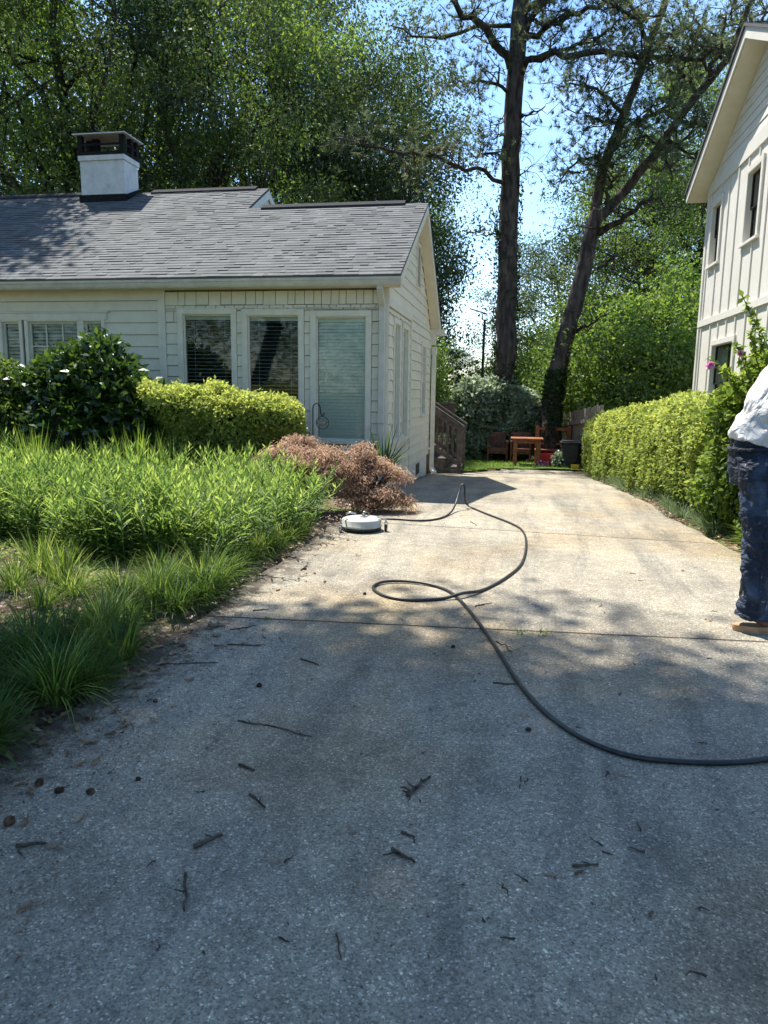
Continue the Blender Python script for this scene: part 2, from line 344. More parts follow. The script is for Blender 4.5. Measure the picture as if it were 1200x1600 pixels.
M['peren'] = leafmat('perennial_leaves', [(0, (.055, .105, .03)), (.5, (.15, .245, .055)), (1, (.36, .45, .11))], .48, .015, .5)
M['blade'] = leafmat('grass_blades', [(0, (.032, .07, .016)), (.5, (.085, .15, .028)), (.85, (.22, .31, .05)), (1, (.40, .37, .15))], .45, .015, .5)
M['bluegrass'] = leafmat('mondo_blades', [(0, (.06, .10, .045)), (.5, (.12, .18, .08)), (1, (.25, .30, .16))], .35, .02, .5)
M['pale'] = leafmat('pale_shrub_leaves', [(0, (.05, .09, .035)), (.5, (.17, .23, .13)), (1, (.48, .54, .40))], .4, .04, .45)
M['hibiscus'] = leafmat('hibiscus_leaves', [(0, (.04, .08, .014)), (.5, (.10, .16, .025)), (1, (.24, .32, .06))], .45, .015, .5)
M['ivy'] = leafmat('ivy_leaves', [(0, (.012, .026, .008)), (1, (.035, .065, .016))], .3, .02, .5)
M['pink'] = leafmat('pink_petals', [(0, (.65, .24, .48)), (1, (.82, .42, .66))], .3, .05)
M['grey'] = leafmat('grey_green_leaves', [(0, (.14, .2, .13)), (1, (.34, .40, .30))], .35, .05)

# ------------------------------------------------------------------ vegetation builders (numpy)
def nrm(a): return a/(np.linalg.norm(a, axis=-1, keepdims=True)+1e-9)
def rand_dirs(n, r=rng): return nrm(r.normal(size=(n, 3)))

def leaves(P, D, Nn, Ls, Ws, fold=.15):
    """rhombic leaves: base P, axis D, surface normal about Nn -> V (4n,3), F (n,4)"""
    n = len(P); D = nrm(D); S = nrm(np.cross(D, Nn)); U = np.cross(S, D)
    Ls = np.broadcast_to(Ls, n)[:, None]; Ws = np.broadcast_to(Ws, n)[:, None]
    mid = P+D*Ls*.45+U*Ws*fold
    V = np.stack([P, mid+S*Ws*.5, P+D*Ls-U*Ls*.08, mid-S*Ws*.5], 1).reshape(-1, 3)
    return V, np.arange(4*n).reshape(n, 4)

class Veg:
    def __init__(s): s.V = []; s.F = []; s.A = []; s.n = 0
    def add(s, V, F, A):
        s.V.append(V); s.F.append(F+s.n); s.A.append(np.broadcast_to(A, len(F))); s.n += len(V)
    def mesh(s, name):
        k = {}
        for f, a in zip(s.F, s.A): k.setdefault(f.shape[1], []).append((f, a))
        Fs = [np.concatenate([x[0] for x in v]) for v in k.values()]
        A = np.concatenate([x[1] for v in k.values() for x in v])
        return np_mesh(name, np.concatenate(s.V), Fs, A)

def leaf_cloud(veg, C, R, n, L, W, up=.6, droop=0, r=rng, tone=None, tspread=.25, flat=.7):
    """n leaves round each clump centre C (m,3), gaussian radius R"""
    m = len(C); CC = np.repeat(C, n, 0); R_ = np.repeat(np.broadcast_to(R, m), n)[:, None]
    off = r.normal(size=(m*n, 3))*R_*np.array([1, 1, flat])*.6
    cn = np.repeat(nrm(rand_dirs(m, r)*.8+np.array([0, 0, up])), n, 0)
    P = CC+off; D = nrm(nrm(off)*.6+rand_dirs(m*n, r)*.7+np.array([0, 0, -droop]))
    Nn = nrm(rand_dirs(m*n, r)*.42+cn*.75)
    s = r.uniform(.65, 1.25, m*n)
    V, F = leaves(P, D, Nn, L*s, W*s)
    tb = r.uniform(0, 1, m) if tone is None else tone
    A = np.clip(np.repeat(tb, n)*.55+r.uniform(0, 1, m*n)*.45+0, 0, 1)
    veg.add(V, F, A)

def bend(p, q, k=5, sag=0., wob=.06, r=rng):
    p = np.array(p, float); q = np.array(q, float); L = np.linalg.norm(q-p); t = np.linspace(0, 1, k)
    P = p+(q-p)*t[:, None]; P[:, 2] += sag*L*np.sin(math.pi*t)
    P[1:-1] += r.normal(size=(k-2, 3))*wob*L/k*1.2
    return P

def deciduous(seed, H, tr, cc, cr, nl, nclump, lpc, Lf, clr=.8, fork=.35, droop=.1, shell=.55, lump=1.0):
    """returns (wood MB, foliage Veg) in local coordinates; cc crown centre, cr radii"""
    r = np.random.default_rng(seed); cc = np.array(cc, float); cr = np.array(cr, float)
    wood = MB(); top = cc+np.array([0, 0, cr[2]*.5])
    tk = bend((0, 0, -.3), top, 9, 0, .12, r); rad = np.linspace(tr, tr*.22, 9); rad[0] *= 1.35
    wood.tube(tk, rad, 9)
    pts = []; prad = []
    for i in range(3, 9): pts.append(tk[i]); prad.append(rad[i])
    for i in range(nl):
        a = 2*math.pi*(i+r.uniform(-.3, .3))/nl*1.618; el = r.uniform(-.35, .8)
        e = cc+cr*np.array([math.cos(a)*math.cos(el), math.sin(a)*math.cos(el), math.sin(el)])*r.uniform(.6, .85)
        k = r.uniform(fork, .85); bi = k*8; i0 = int(bi); b = tk[i0]*(1-(bi-i0))+tk[min(i0+1, 8)]*(bi-i0)
        br = np.interp(bi, np.arange(9), rad)*.6
        P = bend(b, e, 8, r.uniform(-.02, .12), .16, r); rr = np.linspace(br, br*.18, 8)
        wood.tube(P, rr, 6)
        for j in range(2, 8): pts.append(P[j]); prad.append(rr[j])
        for _ in range(2):
            j = r.integers(3, 6); e2 = P[j]+rand_dirs(1, r)[0]*cr*np.array([.4, .4, .3])
            Q = bend(P[j], e2, 5, .05, .15, r); q2 = np.linspace(rr[j]*.6, rr[j]*.15, 5); wood.tube(Q, q2, 5)
            for jj in range(1, 5): pts.append(Q[jj]); prad.append(q2[jj])
    pts = np.array(pts); prad = np.array(prad)
    u = rand_dirs(nclump, r); rho = r.uniform(shell, 1.05, nclump)**.7
    lump = 1+lump*(.18*np.sin(u[:, 0]*5+seed)+.15*np.sin(u[:, 1]*7+seed*2)+.1*np.sin(u[:, 2]*9))
    C = cc+u*cr*(rho*lump)[:, None]; C = C[C[:, 2] > 1.2]
    for c in C:
        d = np.linalg.norm(pts-c, axis=1)+np.where(pts[:, 2] > c[2], .5, 0); j = int(np.argmin(d))
        rr = min(prad[j]*.5, .035)+.006
        wood.tube(bend(pts[j], c, 4, .05, .2, r), np.linspace(rr, .005, 4), 4, cap=False)
    veg = Veg()
    leaf_cloud(veg, C, clr*r.uniform(.6, 1.3, len(C)), lpc, Lf, Lf*.62, .45, droop, r)
    return wood, veg

def place_tree(proto, name, loc, label, cat, group, mats, scale=1, rz=0, cn='crown', tn='trunk'):
    w_, v_ = proto
    o = empty(name, loc, label, cat, group, rz); o.scale = (scale,)*3 if not hasattr(scale, '__len__') else scale
    t_ = link(tn, w_, mats[0], o); c_ = link(cn, v_, mats[1], o)
    return o

def shell_pts(boxes, n, r):
    pass

def blades(base, az, lean, L, W, r, segs=4, curl=1.1):
    """arching grass blades; arrays n"""
    n = len(base); t = np.linspace(0, 1, segs+1)
    hd = np.stack([np.cos(az), np.sin(az), np.zeros(n)], 1); sd = np.stack([-np.sin(az), np.cos(az), np.zeros(n)], 1)
    V = np.zeros((n, segs+1, 2, 3)); pos = base.copy(); ang = lean.copy()
    for i in range(segs+1):
        wd = W*(1-t[i]**1.6)*(.6+.4*min(1, t[i]*4))+.0006
        V[:, i, 0] = pos-sd*wd[:, None]*.5; V[:, i, 1] = pos+sd*wd[:, None]*.5
        st = (L/segs)[:, None]
        pos = pos+(hd*np.sin(ang)[:, None]+np.array([0, 0, 1])*np.cos(ang)[:, None])*st
        ang = ang+curl/segs*(.5+lean)
    V = V.reshape(-1, 3); q = []
    for i in range(segs):
        a = np.arange(n)*(2*(segs+1))+2*i; q.append(np.stack([a, a+1, a+3, a+2], 1))
    return V, np.concatenate(q)

def clump_mesh(seed, n, L, W, rad, lean=(.05, .9), tone=(.1, .9), curl=1.2, name='grass_clump'):
    r = np.random.default_rng(seed); a = r.uniform(0, 2*math.pi, n); rr = rad*np.sqrt(r.uniform(0, 1, n))
    base = np.stack([np.cos(a)*rr, np.sin(a)*rr, np.full(n, -.01)], 1)
    ln = r.uniform(*lean, n); LL = L*r.uniform(.6, 1.15, n)
    V, F = blades(base, a+r.normal(0, .5, n), ln, LL, np.full(n, W)*r.uniform(.7, 1.2, n), r, 4, curl)
    A = np.tile(r.uniform(*tone, n), 4)
    v = Veg(); v.add(V, F, A); return v.mesh(name)

def blob_mesh(name, pts_r, disp=.05, seed=1, res=3):
    """union-ish of ellipsoids (cx,cy,cz,rx,ry,rz), bumpy"""
    bm = bmesh.new()
    for (cx, cy, cz, rx, ry, rz) in pts_r:
        m = Matrix.Translation((cx, cy, cz)) @ Matrix.Diagonal((rx, ry, rz, 1))
        bmesh.ops.create_icosphere(bm, subdivisions=res, radius=1, matrix=m)
    rr = np.random.default_rng(seed)
    for v in bm.verts:
        v.co += Vector(rr.normal(size=3)*disp*.35)
    me = bpy.data.meshes.new(name); bm.to_mesh(me); bm.free(); return me

def ellipsoid_shell(E, n, r, inner=.75):
    """points on/in union of ellipsoids surface with outward normals"""
    P = []; Nn = []
    wts = np.array([e[3]*e[4]+e[3]*e[5]+e[4]*e[5] for e in E]); k = (wts/wts.sum()*n).astype(int)+1
    for e, kk in zip(E, k):
        u = rand_dirs(kk, r); rad = np.array(e[3:6]); rho = r.uniform(inner, 1.03, kk)**.6
        p = np.array(e[:3])+u*rad*rho[:, None]; nn = nrm(u/rad)
        keep = np.ones(kk, bool)
        for e2 in E:
            if e2 is e: continue
            q = (p-np.array(e2[:3]))/np.array(e2[3:6]); keep &= (q**2).sum(1) > inner**2*.8
        P.append(p[keep]); Nn.append(nn[keep])
    return np.concatenate(P), np.concatenate(Nn)

def bush(name, E, n, L, W, mat, label, cat, group=None, seed=3, core=True, droop=0., up=.35, out=.7, stems=True, toneup=.45, fol='foliage', inner=.72, whorl=3):
    r = np.random.default_rng(seed); c = np.mean([e[:3] for e in E], 0); z0 = min(gy(c[1]), min(e[2]-e[5] for e in E))
    root = empty(name, (c[0], c[1], gy(c[1])), label, cat, group)
    P, Nn = ellipsoid_shell(E, n//whorl, r, inner)
    P = np.repeat(P, whorl, 0)+r.normal(size=(len(P)*whorl, 3))*L*.25; Nn = np.repeat(Nn, whorl, 0)
    ok = P[:, 2] > gz(P[:, 1])+.02; P = P[ok]; Nn = Nn[ok]
    D = nrm(Nn*out+rand_dirs(len(P), r)*.8+np.array([0, 0, -droop])); U = nrm(Nn*.4+rand_dirs(len(P), r)*(1-up)+np.array([0, 0, up]))
    s = r.uniform(.7, 1.25, len(P)); V, F = leaves(P, D, U, L*s, W*s)
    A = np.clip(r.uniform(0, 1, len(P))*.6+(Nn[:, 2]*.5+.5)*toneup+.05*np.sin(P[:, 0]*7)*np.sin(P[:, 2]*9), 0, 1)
    v = Veg(); v.add(V, F, A); link(fol, v.mesh(fol), M[mat], root, True)
    wd = MB(); 
    for e in E[:6]:
        for _ in range(7):
            u = rand_dirs(1, r)[0]; u[2] = abs(u[2])*.8
            q = np.array(e[:3])+u*np.array(e[3:6])*.95
            wd.tube(bend((c[0]*.5+e[0]*.5+r.normal()*.05, c[1]*.5+e[1]*.5, gy(c[1])-.05), q, 6, .02, .2, r), np.linspace(.014, .003, 6), 5, cap=False)
    wd.build('branches', M['twig'], root)
    if core:  # solid dark blobs stand in for the shaded twiggy inside
        link('shaded_core', blob_mesh('shaded_core', [(e[0], e[1], e[2], e[3]*.76, e[4]*.76, e[5]*.76) for e in E], .05, seed), M['hedgecore'], root, True)
    return root

def box_hedge(name, path, W, H, n, L, Wd, mat, label, cat, group, seed, lift=0., toneup=.5, amp=.05, gap=0., endp=9):
    """clipped hedge with a rounded-box section following a path of (x, y)"""
    r = np.random.default_rng(seed); path = np.array(path, float); sl_ = np.r_[0, np.cumsum(np.linalg.norm(np.diff(path, axis=0), axis=1))]
    c = path.mean(0); root = empty(name, (c[0], c[1], gy(c[1])), label, cat, group); Ls = sl_[-1]
    kv = r.normal(size=(16, 3)); kv = nrm(kv)*r.uniform(3, 17, 16)[:, None]; ph = r.uniform(0, 6.28, 16); am = 1/np.sqrt(np.linalg.norm(kv, axis=1)/3)
    def surf(s, a, rho):
        """s along, a angle round the section, rho 0..1"""
        px_ = np.interp(s, sl_, path[:, 0]); py_ = np.interp(s, sl_, path[:, 1]); t = s/Ls
        dx = np.interp(s, sl_[:-1]+np.diff(sl_)/2, np.diff(path[:, 0])/np.diff(sl_)); dy = np.interp(s, sl_[:-1]+np.diff(sl_)/2, np.diff(path[:, 1])/np.diff(sl_))
        ca, sa = np.cos(a), np.sin(a); p = 5. if endp > 5 else 2.8; k = (np.abs(ca)**p+np.abs(sa)**p)**(-1/p)
        e = (1-np.minimum(1, np.abs(2*t-1))**endp)**(1/min(5, endp)); e = np.clip(e, .05, 1)
        q3 = np.stack([px_+W/2*k*ca, py_, H/2*k*sa], -1); nz = amp*(np.sin(q3 @ kv.T+ph)*am).sum(1)*.62
        u = (W/2+nz)*k*ca*rho*e; v = (H/2+nz*.8)*k*sa*rho*((.55+.45*e) if endp > 5 else (.3+.7*e))
        g0 = gz(py_)
        if endp < 5: hf = .80+.20*np.sin(math.pi*np.clip(t*.9+.08, 0, 1))+.03*np.sin(s*5.3+1)+.02*np.sin(s*9.1); v = v*hf-(1-hf)*.25; u = u+.05*np.sin(s*4.1)
        return np.stack([px_-dy*u, py_+dx*u, g0+lift+H/2+v], -1), np.stack([-dy*ca, dx*ca, sa], -1)
    m = n//3; s = r.uniform(0, Ls, m); ne = m//9; s[:ne] = np.where(r.uniform(size=ne) < .5, r.uniform(0, .25, ne), Ls-r.uniform(0, .25, ne)); a = r.uniform(0, 2*math.pi, m)
    rho = 1-np.abs(r.normal(0, .09, m)); rho[:ne] = np.sqrt(r.uniform(0, 1, ne))
    P, Nn = surf(s, a, rho)
    holes = np.sin(s*4.3+a*2.1+seed)*np.sin(a*3.7+s*1.9)+.5*np.sin(s*11+a*7); keep = (holes < 1.05-gap*(Nn[:, 2] < -.1)) ; P, Nn = P[keep], Nn[keep]
    tall = r.uniform(size=len(P)) < .04; P[tall] += Nn[tall]*r.uniform(.02, .08, tall.sum())[:, None]
    P = np.repeat(P, 3, 0)+r.normal(size=(len(P)*3, 3))*L*.3; Nn = np.repeat(Nn, 3, 0)
    D = nrm(Nn*.55+rand_dirs(len(P), r)*.85); U = nrm(Nn*.4+rand_dirs(len(P), r)*.7+np.array([0, 0, .35])); sc_ = r.uniform(.65, 1.3, len(P)); V, F = leaves(P, D, U, L*sc_, Wd*sc_)
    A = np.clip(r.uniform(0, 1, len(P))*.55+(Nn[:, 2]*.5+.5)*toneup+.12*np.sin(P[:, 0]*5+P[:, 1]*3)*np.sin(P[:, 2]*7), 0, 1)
    v = Veg(); v.add(V, F, A); link('foliage', v.mesh('foliage'), M[mat], root, True)
    gs, ga = np.meshgrid(np.linspace(.06, Ls-.06, 60), np.linspace(0, 2*math.pi, 28, endpoint=False), indexing='ij'); Pc, _ = surf(gs.ravel(), ga.ravel(), .80); ix = np.arange(60*28).reshape(60, 28)
    Fc = np.stack([ix[:-1], ix[1:], np.roll(ix, -1, 1)[1:], np.roll(ix, -1, 1)[:-1]], -1).reshape(-1, 4); me = np_mesh('shaded_core', Pc+r.normal(size=Pc.shape)*.02, [Fc, ix[0][None], ix[-1][None]]); link('shaded_core', me, M['hedgecore'], root, True)  # solid dark core stands in for the hedge's shaded inside
    wd = MB()
    for i in range(int(Ls*7)):
        s0 = r.uniform(.1, Ls-.1); b = np.array([np.interp(s0, sl_, path[:, 0]), np.interp(s0, sl_, path[:, 1]), 0]); b[2] = gy(b[1])-.05; e, _ = surf(np.array([s0+r.normal()*.1]), np.array([r.uniform(0, 6.28)]), np.array([.97])); wd.tube(bend(b+r.normal(size=3)*np.array([.12, .12, 0]), e[0], 5, .02, .25, r), np.linspace(.013, .003, 5), 5, cap=False)
    wd.build('branches', M['twig'], root); return root

# ------------------------------------------------------------------ land
def axis(dense0, dense1, d, far):
    a = list(np.arange(dense0, dense1+1e-6, d)); s = d
    lo = [dense0]; 
    while lo[-1] > -far: s *= 1.6; lo.append(lo[-1]-s)
    s = d; hi = [dense1]
    while hi[-1] < far: s *= 1.6; hi.append(hi[-1]+s)
    return np.array(lo[:0:-1]+a+hi[1:])
XLk = ([-8, 7.1, 7.6, 10, 15.3, 15.6, 16.3, 17.2, 18.1], [-1.82, -1.80, -1.60, -1.72, -1.72, -1.05, -.85, -.5, .15])
XRk = ([-8, 2, 6, 6.7, 7.4, 8.3, 9.9, 12.3, 16, 18.1], [2.3, 2.12, 2.03, 1.97, 1.88, 1.76, 1.68, 1.66, 1.6, 1.45])
def xl(y): return np.interp(y, *XLk)
def xr(y): return np.interp(y, *XRk)
gx = axis(-9, 7, .22, 380); gyv = axis(-3, 22, .22, 380)
GX, GY = np.meshgrid(gx, gyv)
GZ = gz(GY)
ins = (GY < 18.1) & (GY > -7.5) & (GX > xl(GY)-.05) & (GX < xr(GY)+.05)
nzz = .02*np.sin(GX*3.1+1)*np.sin(GY*2.3)+.012*np.sin(GX*7.7)*np.cos(GY*6.1)
GZ = GZ+np.where(ins, -.07, .0+nzz*(np.abs(GX) < 12))+np.where((GX < -2.6) & (GX > -9) & (GY > 1) & (GY < 10), .04, 0)
GZ = np.where((GX < -1.9) & (GX > -14) & (GY > 10.3) & (GY < 15), -.5, GZ)
nx, ny = len(gx), len(gyv); ii = np.arange(nx*ny).reshape(ny, nx)
F = np.stack([ii[:-1, :-1], ii[:-1, 1:], ii[1:, 1:], ii[1:, :-1]], -1).reshape(-1, 4)
me = np_mesh('ground', np.stack([GX, GY, GZ], -1).reshape(-1, 3), [F], smooth=True)
tag(link('ground', me, M['soil']), kind='structure')

ys = np.concatenate([np.arange(-7.5, 18.1, .15), [18.1]]); V = []; Fd = []
for y in ys:
    a, b = float(xl(y)), float(xr(y)); wb = .02*math.sin(y*5)+.012*math.sin(y*13.3); wc = .02*math.sin(y*4+2)+.015*math.sin(y*11)
    z = gy(y)
    V += [(a+wb, y, z-.1), (a+wb, y, z-.008), (a+wb+.012, y, z)]+[(a+wb+.012+(b-a-.024)*k/6, y, z) for k in range(1, 6)]+[(b+wc-.012, y, z), (b+wc, y, z-.008), (b+wc, y, z-.1)]
k = 11
for i in range(len(ys)-1):
    for j in range(k-1): Fd.append((i*k+j, i*k+j+1, (i+1)*k+j+1, (i+1)*k+j))
Fd.append(tuple((len(ys)-1)*k+j for j in range(k)))
me = bpy.data.meshes.new('driveway'); me.from_pydata(V, [], Fd)
drive = tag(link('driveway', me, M['concrete']), kind='structure')
# pale rake-like scratch marks on the slab
mk = MB()
for (px, py) in ((870, 827), (568, 817)):
    d = CF+CR*(px-600)/FPX-CU*(py-800)/FPX; c0 = CAM+d*(-CAM[2]/d[2])
    for i in range(6):
        x = c0[0]-.10+i*.035; mk.prism([(x, c0[1]-.05, .001), (x+.014, c0[1]-.05, .001), (x+.006, c0[1]+.06, .001), (x-.008, c0[1]+.06, .001)], (0, 0, .003))
mk.build('pale_scratch_marks', M['capmetal'], drive)

LV = []; LF = []
yy = np.arange(15.6, 24.01, .3); xx = np.arange(-6, 3.01, .3)
for y in yy:
    for x in xx: LV.append((x, y, gy(y)+.004+.012*math.sin(x*3+y*2)))
for i in range(len(yy)-1):
    for j in range(len(xx)-1):
        if yy[i+1] <= 18.1 and xx[j+1] > xl(yy[i])-.0 : continue
        a = i*len(xx)+j; LF.append((a, a+1, a+1+len(xx), a+len(xx)))
me = bpy.data.meshes.new('lawn'); me.from_pydata([(a, b, c+.03) for a, b, c in LV], [], LF); tag(link('lawn', me, M['lawn']), kind='structure')

# ------------------------------------------------------------------ house walls
def wall_frame(O, U, Nv): return np.array(O, float), np.array(U, float), np.array(Nv, float)
Zv = np.array((0, 0, 1.0))
def WP(fr, u, z, o): return fr[0]+fr[1]*u+fr[2]*o+Zv*z

def free_intervals(u0, u1, za, zb, ops):
    iv = [(u0, u1)]
    for (a, b, c, d) in ops:
        if zb <= c+1e-4 or za >= d-1e-4: continue
        nv = []
        for (p, q) in iv:
            if b <= p or a >= q: nv.append((p, q)); continue
            if a > p: nv.append((p, a))
            if b < q: nv.append((b, q))
        iv = nv
    return iv

def lap_wall(mb, fr, u0, u1, z0, z1, ops=(), h=.17, t=.022, lim=None, gap=.005):
    z = z0; r = random.Random(5)
    zs = sorted(set([o[2] for o in ops]+[o[3] for o in ops]))
    while z < z1-1e-4:
        zt = min(z+h, z1); cuts = [z]+[q for q in zs if z+1e-3 < q < zt-1e-3]+[zt]
        for za, zb in zip(cuts[:-1], cuts[1:]):
            ta = t*(1-(za-z)/h)+.003; tb = t*(1-(zb-z)/h)+.003
            for (a, b) in free_intervals(u0, u1, za, zb, ops):
                a0, b0, a1, b1 = a, b, a, b
                if lim:
                    la, lb = lim(za), lim(zb)
                    a0, b0 = max(a, la[0]), min(b, la[1]); a1, b1 = max(a, lb[0]), min(b, lb[1])
                    if b0 <= a0: continue
                    if b1 < a1: a1 = b1 = (a1+b1)/2
                if zb >= zt-1e-4 and gap: zb_ = zb-gap
                else: zb_ = zb
                P = [WP(fr, a0, za, 0), WP(fr, b0, za, 0), WP(fr, b1, zb_, 0), WP(fr, a1, zb_, 0),
                     WP(fr, a0, za, ta), WP(fr, b0, za, ta), WP(fr, b1, zb_, tb), WP(fr, a1, zb_, tb)]
                mb.add(P, [(0,3,2,1),(4,5,6,7),(0,1,5,4),(1,2,6,5),(2,3,7,6),(3,0,4,7)])
        z = zt

def shingle_wall(mb, fr, u0, u1, z0, z1, ops, h=.155, seed=1):
    r = random.Random(seed); z = z0; edges = sorted(set([o[2] for o in ops]+[o[3] for o in ops]))
    while z < z1-.02:
        zt = min(z+h, z1); cuts = [z]+[q for q in edges if z+.004 < q < zt-.004]+[zt]
        for ci, (za, zb) in enumerate(zip(cuts[:-1], cuts[1:])):
            for (a, b) in free_intervals(u0, u1, za, zb, ops):
                u = a
                while u < b-.005:
                    wd = r.choice([.11, .14, .17, .2, .15])*r.uniform(.9, 1.1)
                    if b-u-wd < .05: wd = b-u
                    e = min(u+wd, b); g = .005; dz = r.uniform(-.006, .006) if za == z else 0; th = .018+r.uniform(0, .009); top = zb-.006 if zb == zt else zb
                    P = [WP(fr, u+g, za+dz, 0), WP(fr, e-g, za+dz, 0), WP(fr, e-g, top, 0), WP(fr, u+g, top, 0),
                         WP(fr, u+g, za+dz, th), WP(fr, e-g, za+dz, th), WP(fr, e-g, top, .006), WP(fr, u+g, top, .006)]
                    mb.add(P, [(0,3,2,1),(4,5,6,7),(0,1,5,4),(1,2,6,5),(2,3,7,6),(3,0,4,7)]); u = e
        z = zt

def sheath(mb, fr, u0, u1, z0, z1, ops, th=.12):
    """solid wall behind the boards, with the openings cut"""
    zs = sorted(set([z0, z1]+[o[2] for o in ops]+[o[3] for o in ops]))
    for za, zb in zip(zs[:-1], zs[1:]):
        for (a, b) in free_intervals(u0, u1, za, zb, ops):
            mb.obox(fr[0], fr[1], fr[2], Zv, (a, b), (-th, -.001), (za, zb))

def fbox(mb, fr, u0, u1, z0, z1, o0, o1): mb.obox(fr[0], fr[1], fr[2], Zv, (u0, u1), (o0, o1), (z0, z1))

def window(root, fr, u0, u1, z0, z1, kind, label=None, tw=.075, mat='trim', name='window', sash='trim', seed=0, rec=.05):
    f = MB(); g = .001
    fbox(f, fr, u0-tw, u1+tw, z1, z1+tw, 0, .034); fbox(f, fr, u0-tw, u0, z0, z1, 0, .034); fbox(f, fr, u1, u1+tw, z0, z1, 0, .034)
    fbox(f, fr, u0-tw-.02, u1+tw+.02, z0-.045, z0, 0, .055)
    # jambs
    fbox(f, fr, u0-.004, u0+.008, z0, z1, -.11, .030); fbox(f, fr, u1-.008, u1+.004, z0, z1, -.11, .030)
    fbox(f, fr, u0+.008, u1-.008, z1-.012, z1+.004, -.11, .030); fbox(f, fr, u0+.008, u1-.008, z0-.004, z0+.012, -.11, .030)
    fo = f.build(name, M[mat], root, bevel=.004)
    if label: fo['label'] = label
    s = MB(); sw = .028; a, b, c, d = u0+.008, u1-.008, z0+.012, z1-.012
    def rect(a, b, c, d, o0, o1, sw=sw):
        fbox(s, fr, a, a+sw, c, d, o0, o1); fbox(s, fr, b-sw, b, c, d, o0, o1); fbox(s, fr, a+sw, b-sw, d-sw, d, o0, o1); fbox(s, fr, a+sw, b-sw, c, c+sw, o0, o1)
    def pane(a, b, c, d, o): 
        p = MB(); p.add([WP(fr, a, c, o), WP(fr, b, c, o), WP(fr, b, d, o), WP(fr, a, d, o)], [(0, 1, 2, 3)])
        p.build('pane', M['glass'], fo)
    if kind.startswith('hung'):
        m = (c+d)/2
        rect(a, b, m-.02, d, -rec, -rec+.03); rect(a, b, c, m+.02, -rec-.032, -rec-.002)
        pane(a+sw, b-sw, m, d-sw, -rec+.012); pane(a+sw, b-sw, c+sw, m, -rec-.02)
    else:
        rect(a, b, c, d, -rec, -rec+.03, .018 if kind in ('open', 'closed') else sw); pane(a+.018, b-.018, c+.018, d-.018, -rec+.012)
        if kind == 'grid':
            for k in (1, 2): uu = a+(b-a)*k/3; fbox(s, fr, uu-.009, uu+.009, c+sw, d-sw, -rec+.014, -rec+.028)
            for k in (1, 2): q = d-.36*k; fbox(s, fr, a+sw, b-sw, q-.009, q+.009, -rec+.015, -rec+.027)
    so_ = s.build('sash', M[sash], fo)
    # blind
    bl = MB(); r = random.Random(seed)
    if kind in ('open', 'grid', 'side', 'closed'):
        fbox(bl, fr, a+.01, b-.01, d-.065, d-.004, -rec-.055, -rec-.01)
        z = d-.09; st = .052 if kind != 'closed' else .0465
        while z > c+.02:
            ang = {'open': .25, 'grid': .95, 'side': .95, 'closed': 1.12}[kind]+r.uniform(-.04, .04); hw = .025; ca, sa = hw*math.cos(ang), hw*math.sin(ang)
            bl.add([WP(fr, a+.015, z-sa, -rec-.035+ca), WP(fr, b-.015, z-sa, -rec-.035+ca), WP(fr, b-.015, z+sa, -rec-.035-ca), WP(fr, a+.015, z+sa, -rec-.035-ca)], [(0, 1, 2, 3)])
            z -= st
        for uu in (a+(b-a)*.18, a+(b-a)*.82): fbox(bl, fr, uu-.002, uu+.002, c, d-.06, -rec-.034, -rec-.031)
        bl.build('blind', M['blind_closed' if kind == 'closed' else 'blind_open'], fo)
    elif kind == 'hungcurtain':
        pts = []
        for i in range(25):
            u = a+(b-a)*i/24; pts.append((u, -rec-.08+.012*math.sin(i*1.7)))
        for (p, q) in zip(pts[:-1], pts[1:]):
            if .3 < (p[0]-a)/(b-a) < .62: continue
            bl.add([WP(fr, p[0], c, p[1]), WP(fr, q[0], c, q[1]), WP(fr, q[0], d, q[1]), WP(fr, p[0], d, p[1])], [(0, 1, 2, 3)])
        bl.build('curtain', M['blind_open'], fo)
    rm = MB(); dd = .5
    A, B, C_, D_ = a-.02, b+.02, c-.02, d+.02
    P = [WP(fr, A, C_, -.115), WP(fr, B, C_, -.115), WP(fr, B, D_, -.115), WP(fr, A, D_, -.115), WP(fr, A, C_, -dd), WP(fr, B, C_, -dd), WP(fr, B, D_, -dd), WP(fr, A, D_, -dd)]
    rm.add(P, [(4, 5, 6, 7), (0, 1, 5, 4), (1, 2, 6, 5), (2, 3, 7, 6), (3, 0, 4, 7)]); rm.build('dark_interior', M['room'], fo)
    return fo

# ---- left cottage
cot = empty('cottage', (-5, 12.5, 0), 'low cream painted cottage with grey shingle roof left of the driveway', 'house')
FF = wall_frame((0, 10.1, 0), (1, 0, 0), (0, -1, 0)); FS = wall_frame((-1.78, 0, 0), (0, 1, 0), (1, 0, 0))
opF = [(-4.79, -4.04, .64, 2.41), (-3.81, -3.04, .64, 2.39), (-2.80, -2.07, .64, 2.37)]
opL = [(-7.72, -7.42, 1.3, 2.32), (-7.28, -6.45, 1.3, 2.32), (-6.36, -6.06, 1.3, 2.32)]
opS = [(10.62, 11.12, .62, 2.33), (11.42, 11.96, .62, 2.33)]
opS2 = [(13.80, 14.35, .92, 2.2)]
m = MB(); sheath(m, FF, -14, -1.9, -.3, 2.75, opF+opL); m.build('gap_shade_sheath', M['gap_shade'], cot); m = MB()  # dark sheath, shade of the gaps put into its colour
lap_wall(m, FF, -14, -5.16, .25, 2.60, [(-7.77, -6.01, 1.256, 2.40)])
fbox(m, FF, -14, -5.16, 2.602, 2.742, 0, .03)
